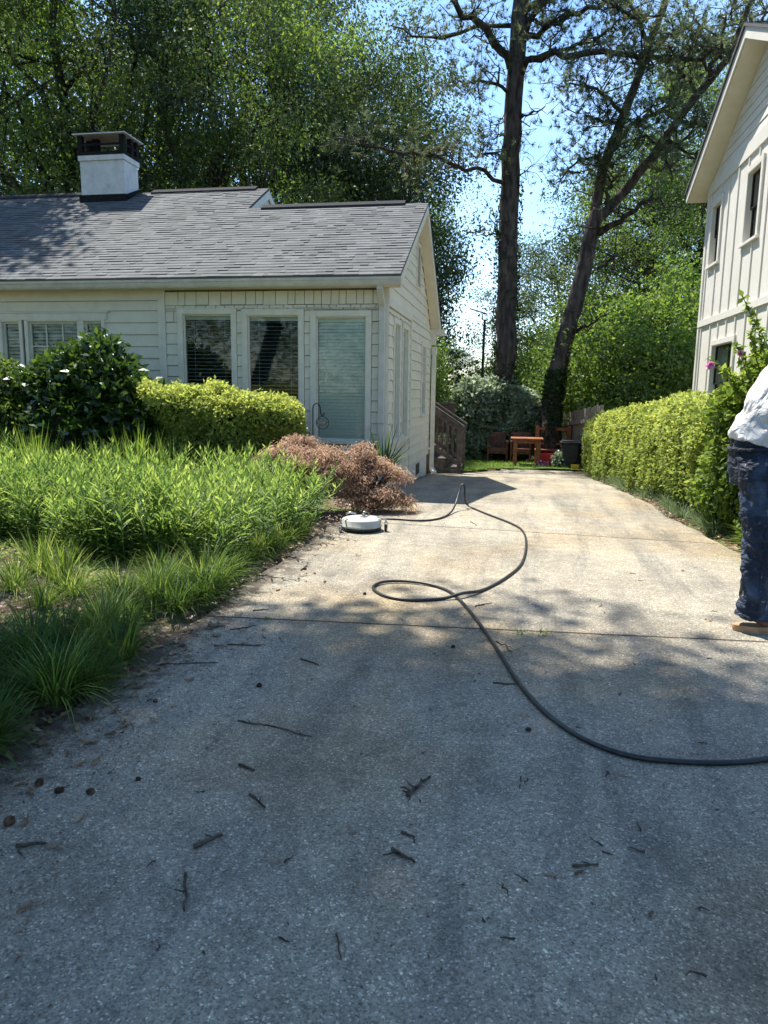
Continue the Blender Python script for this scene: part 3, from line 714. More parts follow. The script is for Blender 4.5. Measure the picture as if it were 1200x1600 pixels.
# loose boards are cut where the window surrounds sit
ops2 = [(a-.076, b+.076, c-.046, d+.076) for a, b, c, d in opF]
shingle_wall(m, FF, -5.05, -1.80, .28, 2.53, ops2, .155, 3)
shingle_wall(m, FF, -5.05, -1.80, 2.53, 2.72, [], .19, 9)
m.build('front_wall', M['paint'], cot)
m = MB(); sheath(m, FS, 10.101, 12.36, -.05, 2.75, opS, .12); sheath(m, FS, 12.36, 15.1, .072, 2.75, opS2, .12); m.build('gap_shade_sheath', M['gap_shade'], cot); m = MB()
shingle_wall(m, FS, 10.12, 12.3, -.05, 2.50, [(a-.076, b+.076, c-.046, d+.076) for a, b, c, d in opS], .155, 5)
lap_wall(m, FS, 12.36, 15.1, .07, 2.62, [(13.72, 14.43, .87, 2.28)], .165)
fr0, rz0 = 9.84, 2.85; SL = .555
def roofz(y): return rz0+SL*(y-9.84) if y < 12.69 else 4.432-.69*(y-12.69)
def lim(z):
    z = z+.13
    return (9.84+(z-rz0)/SL, 12.69+(4.432-z)/.69)
lap_wall(m, FS, 10.1, 15.1, 2.62, 4.3, [(12.83, 13.27, 3.12, 3.88)], .165, .016, lim)
m.add([WP(FS, 10.1, 2.6, -.001), WP(FS, 15.1, 2.6, -.001), WP(FS, 15.1, 2.65, -.001), WP(FS, 12.69, 4.33, -.001), WP(FS, 10.1, 2.9, -.001)], [(0, 1, 2, 3, 4)])
m.build('side_wall', M['paint'], cot)
m = MB(); fbox(m, FS, 10.14, 15.08, -.9, .068, -.15, -.01); m.box(-14, -1.95, 10.13, 10.25, -.6, .249); m.build('foundation', M['brickwhite'], cot)
m = MB(); m.box(-13.9, -1.905, 15.0, 15.1, -.6, 2.7); m.box(-14, -13.9, 10.1, 15.1, -.6, 2.7); m.build('rear_wall', M['paint'], cot)
for nm, bs in (('corner_trim', [(FF, -5.16, -5.05, .25, 2.741, 0, .034)]), ('corner_trim', [(FF, -1.88, -1.756, .0, 2.741, 0, .024), (FS, 10.078, 10.118, -.05, 2.70, .001, .024)]),
               ('corner_trim', [(FS, 12.30, 12.36, -.05, 2.504, 0, .03), (FS, 10.12, 12.36, 2.505, 2.62, 0, .032)]), ('corner_trim', [(FS, 15.03, 15.11, .07, 2.6, .004, .03)]),
               ('head_casing', [(FF, -7.86, -5.97, 2.33, 2.43, .001, .036), (FF, -7.90, -5.93, 2.43, 2.455, .001, .05)])):
    m = MB()
    for q in bs: fbox(m, *q)
    m.build(nm, M['trim'], cot, bevel=.004)
for i, o in enumerate(opF): window(cot, FF, *o, kind='closed' if i == 2 else 'open', seed=i, label='tall front window with a closed pale green blind' if i == 2 else None)
window(cot, FF, *opL[0], kind='side', tw=.05, seed=5); window(cot, FF, *opL[1], kind='grid', tw=.05, seed=6, label='front window divided by white muntins above the shrubs'); window(cot, FF, *opL[2], kind='side', tw=.05, seed=7)
window(cot, FS, *opS[0], kind='closed', seed=8, tw=.07); window(cot, FS, *opS[1], kind='closed', seed=9, tw=.07); window(cot, FS, *opS2[0], kind='hungcurtain', seed=10, tw=.075)
# gable vent
f = MB(); fbox(f, FS, 12.83, 12.87, 3.12, 3.88, 0, .04); fbox(f, FS, 13.23, 13.27, 3.12, 3.88, 0, .04); fbox(f, FS, 12.87, 13.23, 3.84, 3.88, 0, .04); fbox(f, FS, 12.87, 13.23, 3.12, 3.16, 0, .04)
vo = f.build('gable_vent', M['trim'], cot); f = MB()
for k in range(12):
    z = 3.18+k*.055; f.add([WP(FS, 12.87, z, .03), WP(FS, 13.23, z, .03), WP(FS, 13.23, z+.05, .002), WP(FS, 12.87, z+.05, .002)], [(0, 1, 2, 3)])
f.build('louvre', M['gutter'], vo)
f = MB(); fbox(f, FS, 13.45, 13.85, -.20, .0, -.01, .004); 
for k in range(5): fbox(f, FS, 13.47, 13.83, -.19+k*.038, -.175+k*.038, .004, .016)
f.build('foundation_vent', M['deckwood'], cot)
# roof: slabs flat in their own frame so shingle rows follow the slope
def tabs(mb, A, x0, x1, y0, y1, seed, row=.112):
    """one course after another of laminated tabs, butt edges standing proud"""
    r = random.Random(seed); y = y0-.015
    while y < y1-.01:
        yt = min(y+row, y1); x = x0
        while x < x1-.004:
            w_ = r.choice((.07, .11, .15, .2, .24)); e = min(x+w_, x1); th = r.choice((.006, .007, .009, .010, .014)); a = r.uniform(0, 1)
            mb.add([(x, y, .036), (e, y, .036), (e, yt, .036), (x, yt, .036), (x, y, .036+th), (e, y, .036+th), (e, yt, .038), (x, yt, .038)], [(4,5,6,7),(0,1,5,4),(1,2,6,5),(3,0,4,7)]); A += [a]*4; x = e
        y = yt
def slab(name, pts, origin, ang, flip, mat, parent, th=.035, cover=(), seed=1):
    mb = MB(); mb.prism([(x, y, 0) for x, y in pts], (0, 0, th)); A = [.4]*len(mb.F)
    for c_ in cover: tabs(mb, A, *c_, seed=seed)
    me = bpy.data.meshes.new(name); me.from_pydata(mb.V, [], mb.F)
    at_ = me.attributes.new('rnd', 'FLOAT', 'FACE'); at_.data.foreach_set('value', np.array(A, np.float32))
    o = link(name, me, mat, parent, True); o.matrix_parent_inverse = Matrix.Translation(-parent.location)
    o.matrix_basis = Matrix.Translation(origin) @ Matrix.Rotation(math.pi if flip else 0, 4, 'Z') @ Matrix.Rotation(ang, 4, 'X')
    return o
A1 = math.atan(SL); c1 = math.cos(A1); l1 = (12.69-9.84)/c1; l2 = (13.8-9.84)/c1
roof = slab('roof', [(-14, 0), (-1.56, 0), (-1.56, l1), (-4.72, l1), (-4.72, l2), (-14, l2)], (0, 9.84, 2.85), A1, False, M['shingles'], cot, cover=[(-14, -1.56, 0, l1), (-14, -4.72, l1, l2)])
A2 = math.atan(.69); slab('rear_roof', [(1.56, 0), (4.8, 0), (4.8, 2.63/math.cos(A2)), (1.56, 2.63/math.cos(A2))], (0, 15.32, 4.432-.69*2.63), A2, True, M['shingles'], cot)
zr = 2.85+SL*(13.8-9.84); slab('rear_roof', [(4.72, 0), (14, 0), (14, 4/math.cos(A1)), (4.72, 4/math.cos(A1))], (0, 17.8, zr-.555*4), A1, True, M['shingles'], cot)
m = MB()
for (a, b, y, z) in ((-4.45, -1.95, 12.69, 4.432), (-7.05, -4.95, 13.8, zr), (-14, -8.5, 13.8, zr)):
    m.prism([(a, y-.14, z-.045), (a, y, z+.035), (a, y+.14, z-.06), (a, y+.14, z+.0), (a, y, z+.085), (a, y-.14, z+.005)], (b-a, 0, 0))
m.build('ridge_vent', M['vent'], cot)
m = MB()   # rake boards, soffits, eave fascia
for (ya, za, yb, zb) in ((9.84, 2.85, 12.69, 4.432), (12.69, 4.432, 15.32, 4.432-.69*2.63)):
    m.prism([(-1.565, ya, za-.004), (-1.565, yb, zb-.004), (-1.565, yb, zb-.13), (-1.565, ya, za-.13)], (-.022, 0, 0))
m.prism([(-4.72, 12.0, roofz(12.0)), (-4.72, 13.8, zr), (-4.72, 14.9, zr-.61), (-4.72, 14.9, zr-.76), (-4.72, 13.8, zr-.15), (-4.72, 12.0, roofz(12.0)-.15)], (-.02, 0, 0))
m.box(-14, -1.59, 9.885, 9.905, 2.74, 2.86)
m.box(-1.76, -1.58, 15.12, 15.34, 2.50, 2.62)
m.box(-2.1, -1.5, 15.34, 15.40, 2.49, 2.63)
m.build('fascia', M['trim'], cot)
m = MB()
for (ya, za, yb, zb) in ((9.92, 2.85+SL*.08, 12.69, 4.432), (12.69, 4.432, 15.3, 4.432-.69*2.61)):
    m.prism([(-1.59, ya, za-.115), (-1.59, yb, zb-.115), (-1.59, yb, zb-.13), (-1.59, ya, za-.13)], (-.17, 0, 0))
m.box(-14, -1.59, 9.906, 10.1, 2.742, 2.754)
m.add([(-4.76, 12.5, 4.2), (-4.76, 14.9, 4.2), (-4.76, 13.8, zr-.1), (-4.76, 12.69, 4.43)], [(0, 1, 2, 3)])
m.build('soffit', M['soffit'], cot)
m = MB(); pr = [(9.885, 2.835), (9.885, 2.745), (9.80, 2.735), (9.785, 2.76), (9.775, 2.80), (9.765, 2.81), (9.765, 2.842), (9.775, 2.842), (9.78, 2.82), (9.875, 2.78), (9.88, 2.835)]
for k in range(len(pr)-1):
    (ya, za), (yb, zb) = pr[k], pr[k+1]; m.add([(-14, ya, za), (-1.555, ya, za), (-1.555, yb, zb), (-14, yb, zb)], [(0, 1, 2, 3)])
m.prism([(-1.555, 9.885, 2.745), (-1.555, 9.80, 2.735), (-1.555, 9.785, 2.76), (-1.555, 9.775, 2.80), (-1.555, 9.765, 2.842), (-1.555, 9.885, 2.842)], (.003, 0, 0))
m.build('gutter', M['gutter'], cot)
m = MB(); m.bar((-1.84, 9.84, 2.74), (-1.84, 9.84, 2.68), .085, .06, (0, 1, 0)); m.bar((-1.84, 9.84, 2.69), (-1.84, 10.02, 2.50), .085, .06, (0, 1, .1)); m.bar((-1.84, 10.03, 2.52), (-1.84, 10.03, .12), .085, .06, (0, 1, 0)); m.bar((-1.84, 10.03, .14), (-1.80, 9.80, .04), .085, .06)
for z in (2.3, .9): m.box(-1.89, -1.79, 9.995, 10.07, z, z+.03)
m.build('downspout', M['gutter'], cot, bevel=.008)
m = MB(); m.bar((-1.69, 15.22, 2.2), (-1.69, 15.22, -.28), .085, .085, (0, 1, 0)); m.bar((-1.69, 15.22, -.25), (-1.60, 15.05, -.33), .085, .085); m.box(-1.745, -1.635, 15.16, 15.28, 2.1, 2.26); m.box(-1.76, -1.66, 15.12, 15.3, 2.3, 2.5)
m.build('downspout', M['trim'], cot, bevel=.01)
# chimney
m = MB(); cx0, cx1, cy0, cy1, cz = -8.30, -7.40, 13.33, 13.86, 5.66
m.box(cx0, cx1, cy0, cy1, 4.6, cz-.1); m.box(cx0-.025, cx1+.025, cy0-.025, cy1+.025, cz-.1, cz)
ch = m.build('chimney', M['brickwhite'], cot, bevel=.01)
m = MB(); m.box(cx0-.03, cx1+.03, cy0-.03, cy1+.03, 4.6, 4.95); m.prism([(cx1+.03, cy0-.03, 4.9), (cx1+.03, cy1+.03, 4.9), (cx1+.03, cy1, 5.17), (cx1+.03, cy0, 4.95)], (.02, 0, 0)); m.build('flashing', M['mattblack'], ch)
m = MB()
zc = 5.665
m.box(cx0-.03, cx1+.03, cy0-.03, cy1+.03, zc-.01, zc+.05)
for x in (cx0-.02, cx1-.07): 
    for y in (cy0-.02, (cy0+cy1)/2, cy1-.07): m.box(x, x+.09, y, y+.09, zc+.05, zc+.36)
m.box(cx0+.16, cx0+.27, cy0+.2, cy0+.3, zc+.05, zc+.36)
for z in (zc+.16,): m.box(cx0, cx1, cy0-.012, cy0, z, z+.04); m.box(cx1, cx1+.012, cy0, cy1, z, z+.04); m.box(cx0, cx1, cy1, cy1+.012, z, z+.04)
cp = m.build('chimney_cap', M['mattblack'], ch)
m = MB(); e = .085; zt = zc+.36; xm, ym = (cx0+cx1)/2, (cy0+cy1)/2
b = [(cx0-e, cy0-e, zt), (cx1+e, cy0-e, zt), (cx1+e, cy1+e, zt), (cx0-e, cy1+e, zt)]; tt = [(xm-.25, ym-.12, zt+.07), (xm+.25, ym-.12, zt+.07), (xm+.25, ym+.12, zt+.07), (xm-.25, ym+.12, zt+.07)]
m.add(b+tt+[(p[0], p[1], zt-.02) for p in b], [(4, 5, 6, 7), (0, 1, 5, 4), (1, 2, 6, 5), (2, 3, 7, 6), (3, 0, 4, 7), (8, 9, 1, 0), (9, 10, 2, 1), (10, 11, 3, 2), (11, 8, 0, 3), (11, 10, 9, 8)])
m.build('lid', M['capmetal'], cp)

# ---- right two-storey house
rh = empty('two_storey_house', (5, 12, gy(12)), 'tall white board and batten house at the right edge of the photo', 'house')
FR = wall_frame((3.42, 15.16, 0), (0, -1, 0), (-1, 0, 0))
opR = [(.42, 1.0, 3.69, 4.73, 0), (2.50, 3.13, 3.69, 4.73, 1), (1.20, 2.45, .9, 2.22, 2)]
oR = [o[:4] for o in opR]
m = MB(); sheath(m, FR, 0, 5.8, -.5, 5.22, oR, .15)
gz_ = lambda s: 5.13+.47*min(s, 5.8-s)
m.add([WP(FR, 0, 5.1, -.001), WP(FR, 5.8, 5.1, -.001), WP(FR, 5.8, 5.13, -.001), WP(FR, 2.9, gz_(2.9), -.001), WP(FR, 0, 5.13, -.001)], [(0, 1, 2, 3, 4)])
m.box(3.42, 8, 15.02, 15.16, -.5, 5.1); m.box(3.57, 8, 9.36, 9.5, -.5, 5.1)
lap_wall(m, FR, 0, 5.8, 5.22, 6.5, (), .145, .014, lambda z: ((z-5.13)/.47, 5.8-(z-5.13)/.47))
m.build('wall', M['newpaint'], rh)
m = MB()
fbox(m, FR, 0, 5.8, 5.0, 5.22, 0, .03); fbox(m, FR, 0, 5.8, 2.63, 2.74, 0, .035); fbox(m, FR, -.02, .09, -.4, 2.63, .0, .026); fbox(m, FR, -.02, .09, 2.74, 5.0, 0, .026)
s = .24
rails = [(a-.09, b+.09, c-.05, d+.09) for a, b, c, d in oR]
while s < 5.8:
    for za, zb in ((-.4, 2.63), (2.74, 5.0)):
        segs = [(za, zb)]
        for (a, b, c, d) in rails:
            if a-.02 < s < b+.02:
                ns = []
                for (p, q) in segs:
                    if d <= p or c >= q: ns.append((p, q)); continue
                    if c > p: ns.append((p, c))
                    if d < q: ns.append((d, q))
                segs = ns
        for (p, q) in segs: fbox(m, FR, s-.02, s+.02, p, q, 0, .02)
    s = .9 if s < .5 else s+.515
m.build('battens', M['newpaint'], rh)
for a, b, c, d, i in opR:
    window(rh, FR, a, b, c, d, 'hungcurtain', tw=.09, mat='newpaint', sash='black', rec=.07, seed=20+i, label=('narrow upper window by the far corner', 'upper window nearer the right edge', 'lower window behind the flowering shrub')[i])
# rake overhang and roof
m = MB(); OV = .35
def rk(s): return 5.13+.47*(s if s < 2.9 else 5.8-s)
for (sa, sb) in ((-.3, 2.9), (2.9, 6.1)):
    P = [WP(FR, sa, rk(sa) if sa < 2.9 else rk(sa), OV), WP(FR, sb, rk(sb), OV), WP(FR, sb, rk(sb)+.16, OV), WP(FR, sa, rk(sa)+.16, OV)]
    m.prism(P, (-.0-.0+.022, 0, 0))
m.prism([WP(FR, -.3, rk(-.3), OV-.0), WP(FR, -.3, rk(-.3)+.16, OV), WP(FR, -.3, rk(-.3)+.16, -4.5), WP(FR, -.3, rk(-.3), -4.5)], (0, .02, 0))
m.build('fascia', M['newpaint'], rh)
m = MB()
for (sa, sb) in ((-.3, 2.9), (2.9, 6.1)):
    m.prism([WP(FR, sa, rk(sa)+.004, OV-.03), WP(FR, sb, rk(sb)+.004, OV-.03), WP(FR, sb, rk(sb)+.004, .0), WP(FR, sa, rk(sa)+.004, .0)], (0, 0, .012))
m.prism([WP(FR, -.28, rk(-.28)+.006, 0), WP(FR, 0.0, rk(0)+.0, 0), WP(FR, 0.0, rk(0), -4.5), WP(FR, -.28, rk(-.28)+.006, -4.5)], (0, 0, .012))
m.build('soffit', M['soffit'], rh)
A3 = math.atan(.47)
def rslab(name, sa, sb, rot):
    ln = 3.25/math.cos(A3)
    yr = 15.16-2.9; zr2 = rk(2.9)+.165
    og = (3.42-OV-.03+5.2, yr+3.25, zr2-.47*3.25) if rot else (3.42-OV-.03, yr-3.25, zr2-.47*3.25)
    return slab(name, [(0, 0), (5.2, 0), (5.2, ln), (0, ln)], og, A3, rot, M['shingles'], rh, .04, [(0, 5.2, 0, ln)], 9)
rslab('roof', 0, 0, True); rslab('roof', 0, 0, False)
m = MB(); m.bar((3.47, 15.24, 4.9), (3.47, 15.24, -.3), .08, .06, (0, 1, 0)); m.build('downspout', M['black'], rh)

# ------------------------------------------------------------------ trees
def make_proto(*a, **k):
    w_, v_ = deciduous(*a, **k)
    me = bpy.data.meshes.new('trunk'); me.from_pydata(w_.V, [], w_.F); me.polygons.foreach_set('use_smooth', [True]*len(me.polygons)); me.update()
    return me, v_.mesh('crown')
PA = make_proto(11, 17, .30, (0, 0, 10.5), (5.2, 5.2, 7.2), 12, 300, 230, .112, .78, droop=.35, shell=.6)
PB = make_proto(23, 16, .26, (.8, 0, 10), (4.6, 4.8, 7.0), 11, 270, 230, .108, .75, .28, droop=.6, shell=.6)
PC = make_proto(37, 11, .20, (0, 0, 6.6), (4.4, 4.4, 5.2), 10, 270, 220, .115, .78, .25, droop=.1)
PD = make_proto(41, 5, .09, (0, 0, 2.5), (2.1, 2.1, 2.3), 8, 230, 110, .12, .6, .1, droop=0, shell=.5)
PE = make_proto(83, 17, .36, (.3, 0, 10.8), (5.4, 5.0, 7.0), 13, 190, 230, .115, .8, .2, droop=.5, shell=.86)
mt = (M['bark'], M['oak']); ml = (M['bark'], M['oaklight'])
def tpos(px, Y): p = at(px, 617, Y); return (float(p[0]), Y, gy(Y))
BG = 'tall leafy trees behind the cottage'
for (px, Y, P, s, rz, mm, lab) in (
    (112, 21.5, PE, 1.0, .3, mt, 'tall leafy oak whose dark trunk rises just behind the chimney'),
    (470, 30, PB, 1.2, 1.9, mt, 'tall oak with forked dark trunk above the lower cottage ridge'),
    (345, 24, PE, .95, 4.2, mt, 'leaning leafy tree just behind the small raised cottage gable'),
    (-70, 20, PA, 1.0, 2.2, ml, 'bright leafy tree at the upper left corner of the photo'),
    (270, 25, PA, 1.08, 3.6, mt, 'leafy tree behind the cottage right of the chimney'),
    (522, 36, PA, 1.1, 5.1, mt, 'leafy tree with drooping edge against the sky left of the tall pine'),
    (40, 30, PB, 1.2, .8, mt, 'far leafy tree seen through gaps left of the chimney'),
    (380, 34, PB, 1.25, 5.5, mt, 'far leafy tree behind the middle of the cottage roof'),
    (612, 46, PB, 1.0, 3.3, mt, 'far dark tree left of the sky opening'),
    (-160, 27, PB, 1.1, 1.3, mt, 'leafy tree mostly beyond the left edge of the photo'),
    ):
    place_tree(P, 'oak_tree', tpos(px, Y), lab, 'tree', BG, mm, s, rz)
MG = 'sunlit trees beyond the back yard'
for (px, Y, P, s, rz, mm, lab) in (
    (560, 30, PC, 1.1, .5, mt, 'dark bushy tree low behind the wooden steps'),
    (715, 42, PC, .42, 3.1, ml, 'small far light green tree behind the lamp post'),
    (862, 38, PC, .86, 1.1, ml, 'bright green round tree between the two pine trunks'),
    (1000, 34, PC, 1.05, 2.6, ml, 'bright green tree right of the forked pine'),
    (1075, 31, PA, .84, 4.0, ml, 'tall light green tree beside the white two storey house'),
    (1130, 42, PA, .9, 5.0, mt, 'tall dark tree far behind the forked pine top'),
    (1180, 36, PA, 1.1, .4, mt, 'tall dark tree behind the roof of the white house'),
    (905, 27, PD, 1.05, .9, ml, 'leafy understorey tree at the foot of the forked pine'),
    ):
    place_tree(P, 'leafy_tree', tpos(px, Y), lab, 'tree', MG, mm, s, rz)
UG = 'evergreen shrubs along the back fence'
for (px, Y, P, s, rz, mm, lab) in (
    (950, 21.5, PD, .80, 2.0, (M['twig'], M['glossy']), 'glossy evergreen shrub behind the far end of the clipped hedge'),
    (1035, 20, PD, .95, 4.1, (M['twig'], M['glossy']), 'tall glossy evergreen shrub behind the middle of the clipped hedge'),
    (1080, 23, PD, 1.1, 5.3, (M['twig'], M['glossy']), 'dark evergreen shrub next to the corner of the white house'),
    (900, 24, PD, .8, .2, (M['twig'], M['glossy']), 'dark evergreen shrub just right of the leaning pine trunk'),
    (815, 27, PD, .72, 1.0, (M['twig'], M['pale']), 'pale leaved shrub between the two pine trunks'),
    (620, 19.5, PD, .7, 3.0, (M['twig'], M['glossy']), 'dark shrub hidden behind the rear cottage corner'),
    ):
    place_tree(P, 'evergreen_shrub', tpos(px, Y), lab, 'shrub', UG, mm, s, rz, 'foliage', 'stems')
# street-side trees round the viewer: they shade the foreground
SG = 'street trees shading the near driveway'
for (x, y, P, s, rz, lab) in (
    (-9.5, 1.0, PA, 1.0, .0, 'tall street tree left of the driveway mouth'),
    (15, -12, PB, 1.1, 4.0, 'street tree behind the viewer on the right')):
    place_tree(P, 'street_tree', (x, y, 0), lab, 'tree', SG, mt, s, rz)

# overhanging crowns whose shade falls on the near slab
def shade_tree(seed, base, cc, cr, n, lab):
    w_, v_ = deciduous(seed, 15, .3, np.array(cc)-np.array([base[0], base[1], 0]), cr, 11, n, 150, .18, .62, shell=.05, lump=.35)
    place_tree((w_.build('trunk', None).data, v_.mesh('crown')), 'street_tree', (base[0], base[1], 0), lab, 'tree', SG, mt)
def kill_loose():
    for o in list(bpy.data.objects):
        if o.type == 'MESH' and o.parent is None and o.name.startswith('trunk'): bpy.data.objects.remove(o)
shade_tree(51, (-8.2, -2.5), (-5.6, 3.1, 13.5), (4.6, 5.3, 2.6), 1500, 'big street tree whose shade covers the left foreground')
shade_tree(52, (4.5, -3.5), (-1.5, 1.75, 13.0), (4.9, 4.9, 2.2), 1500, 'big street tree whose shade covers the right foreground')
shade_tree(53, (-13.0, 15.4), (-12.5, 14.5, 12.0), (2.2, 1.6, 1.2), 60, 'slender leafy tree standing at the far left behind the cottage')
kill_loose()

# far woods behind everything: uncountable
v = Veg(); r = np.random.default_rng(5)
ang = np.concatenate([r.uniform(-.95, .95, 900), r.uniform(1.2, 5.1, 1500)]); rad = r.uniform(47, 62, 2400); hx = 5.2+2.2*np.sin(ang*9)+1.2*np.sin(ang*23+1)-2.0+np.where(ang < -.3, 5, 0)+np.where(ang > .10, 4, 0)
far_woods_rad = rad
C = np.stack([np.sin(ang)*rad, np.cos(ang)*rad, -1+r.uniform(0, 1, 2400)*(hx+np.where(np.abs(ang) > 1.1, 6, 0))], 1)
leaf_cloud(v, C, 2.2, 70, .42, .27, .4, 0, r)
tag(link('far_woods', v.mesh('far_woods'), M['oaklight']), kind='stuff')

# ---- pines
def pine_tufts(veg, pts, n, r, R=.35, L=.2):
    m = len(pts); C = np.repeat(np.array(pts), n, 0)+r.normal(size=(m*n, 3))*R*np.array([.6, .6, .45])
    k = 15; D0 = nrm(rand_dirs(m*n, r)+np.array([0, 0, .35])); P = np.repeat(C, k, 0); D = nrm(np.repeat(D0, k, 0)*.75+rand_dirs(m*n*k, r)*.75)
    S = nrm(np.cross(D, rand_dirs(m*n*k, r)))*.0075
    ll = L*r.uniform(.7, 1.1, m*n*k)[:, None]
    V = np.stack([P-S, P+S, P+D*ll], 1).reshape(-1, 3)
    veg.add(V, np.arange(3*m*n*k).reshape(-1, 3), np.repeat(r.uniform(0, 1, m*n), k))

def pine(label, trunks, limbs, seed, tufts=5, ivy=None, extra=None):
    """trunks/limbs: polylines [(px,py,Y)], radii start/end, needles?"""
    r = np.random.default_rng(seed); b = trunks[0][0][0]; base = at(b[0], b[1], b[2]); base[2] = gy(b[2])
    root = empty('pine_tree', tuple(base), label, 'tree', 'tall pines behind the driveway')
    tm = MB(); bm_ = MB(); tips = []
    def poly(pl, r0, r1, mb, k=4, wob=.06, n=10):
        P = np.array([at(*q) for q in pl]); out = [P[0]]
        for a, c in zip(P[:-1], P[1:]):
            L = np.linalg.norm(c-a)
            for j in range(1, k+1):
                q = a+(c-a)*j/k
                if j < k: q = q+r.normal(size=3)*wob*min(L, 1)
                out.append(q)
        out = np.array(out); rr = np.linspace(r0, r1, len(out)); mb.tube(out, rr, n); return out, rr
    for i, (pl, r0, r1) in enumerate(trunks):
        out, rr = poly(pl, r0, r1, tm, 5, .015, 14)
        if i == 0: tm.tube([out[0]*1.0-np.array([0, 0, 2.0]), out[0]], [r0*1.35, r0*1.02], 14)
    for (pl, r0, r1, nd) in limbs:
        out, rr = poly(pl, r0, r1, bm_, 4, .07, 6)
        nb = max(3, int(len(out)*1.3))
        for j in range(nb):
            t = r.uniform(.25, 1.0)*(len(out)-1); i0 = int(t); p = out[i0]
            d = rand_dirs(1, r)[0]*np.array([1, 1, .6]); d[2] += .1; Lb = r.uniform(.5, 1.5)*(1.2-.5*t/len(out))
            Q = bend(p, p+d*Lb, 5, .06, .35, r); q0 = min(.025, rr[i0]*.6); bm_.tube(Q, np.linspace(q0, .005, 5), 4, cap=False)
            if nd:
                for q in Q[1:]:
                    if r.uniform() < nd*.75: tips.append(q)
                for _ in range(2):
                    q = Q[r.integers(2, 5)]; e = q+rand_dirs(1, r)[0]*r.uniform(.3, .7); bm_.tube(bend(q, e, 3, .05, .3, r), [.008, .006, .004], 4, cap=False)
                    if r.uniform() < nd: tips.append(e)
        if nd: tips.append(out[-1])
    tm.build('trunk', M['pinebark'], root); bm_.build('branches', M['bark'], root)
    if extra is not None: tips += extra(r)
    v = Veg(); pine_tufts(v, tips, tufts, r); link('needles', v.mesh('needles'), M['needle'], root, True)
    if ivy:
        v = Veg(); n = 5200; out = np.array([at(*q) for q in trunks[0][0]]); t = r.uniform(0, 1, n)**1.3*ivy[0]
        zz = out[0][2]-1.2+t; cx = np.interp(zz, out[:, 2], out[:, 0]); cy = np.interp(zz, out[:, 2], out[:, 1]); a = r.uniform(0, 2*math.pi, n)
        keep = (np.sin(a*1.0+ivy[1])*.5+.6+.3*np.sin(zz*2+a)) > r.uniform(0, 1, n); rr = ivy[2]*(1.0+r.uniform(0, .14, n))
        Nn = np.stack([np.cos(a), np.sin(a), np.zeros(n)], 1); P = np.stack([cx, cy, zz], 1)+Nn*rr[:, None]; P = P[keep]; Nn = Nn[keep]
        V, F = leaves(P, nrm(Nn*.4+rand_dirs(len(P), r)*.8+np.array([0, 0, -.4])), Nn, .08, .065); v.add(V, F, r.uniform(0, 1, len(F)))
        link('ivy', v.mesh('ivy'), M['ivy'], root, True)
    return root
Y1 = 21
pine('straight tall pine trunk with ivy at its foot and bare stubs', [([(787, 650, Y1), (790, 500, Y1), (797, 300, Y1), (803, 150, Y1), (815, 0, Y1), (830, -150, Y1), (835, -400, Y1)], .30, .17)],
     [([(800, 110, Y1), (760, 45, Y1-.5), (712, 5, Y1-1), (660, -60, Y1-1.5)], .13, .05, .5),
      ([(808, 60, Y1), (850, 5, Y1-.3), (900, -40, Y1-.6)], .10, .04, .5),
      ([(805, 75, Y1), (850, 45, Y1-.4), (905, 22, Y1-.8), (960, 5, Y1-1), (1040, 22, Y1-1.2)], .09, .03, .5),
      ([(803, 118, Y1), (840, 92, Y1-.6), (920, 82, Y1-1.2), (1000, 90, Y1-1.6), (1060, 92, Y1-1.8), (1120, 112, Y1-2)], .10, .035, .55),
      ([(803, 100, Y1), (870, 80, Y1-.6), (940, 55, Y1-1), (970, 30, Y1-1.2)], .06, .02, .55),
      ([(798, 145, Y1), (770, 130, Y1-.4), (735, 128, Y1-.7), (700, 135, Y1-1)], .05, .02, .5),
      ([(793, 290, Y1), (745, 262, Y1-.6), (690, 247, Y1-1.2), (630, 240, Y1-1.6), (560, 218, Y1-2), (500, 225, Y1-2.2)], .06, .018, .45),
      ([(793, 252, Y1), (765, 240, Y1-.3), (735, 243, Y1-.5)], .04, .015, .4),
      ([(792, 372, Y1), (770, 365, Y1+.2), (745, 368, Y1+.4)], .04, .012, 0),
      ([(800, 190, Y1), (825, 180, Y1-.2), (852, 166, Y1-.3)], .04, .012, 0),
      ([(798, 290, Y1), (818, 270, Y1-.1), (842, 250, Y1-.2)], .03, .006, 0),
      ([(795, 205, Y1), (775, 215, Y1-.2), (760, 230, Y1-.3)], .03, .008, .2),
      ([(815, 20, Y1), (880, -30, Y1+.5), (950, -90, Y1+1)], .1, .03, .8), ([(818, -20, Y1), (760, -70, Y1+.5), (690, -120, Y1+1)], .1, .03, .8),
      ([(818, -40, Y1), (840, -110, Y1-1), (880, -200, Y1-2)], .1, .03, .8), ([(800, 40, Y1), (690, 60, Y1+1), (610, 40, Y1+1.6)], .06, .02, .7)],
     61, 4, (7.5, .0, .30))
Y2 = 20
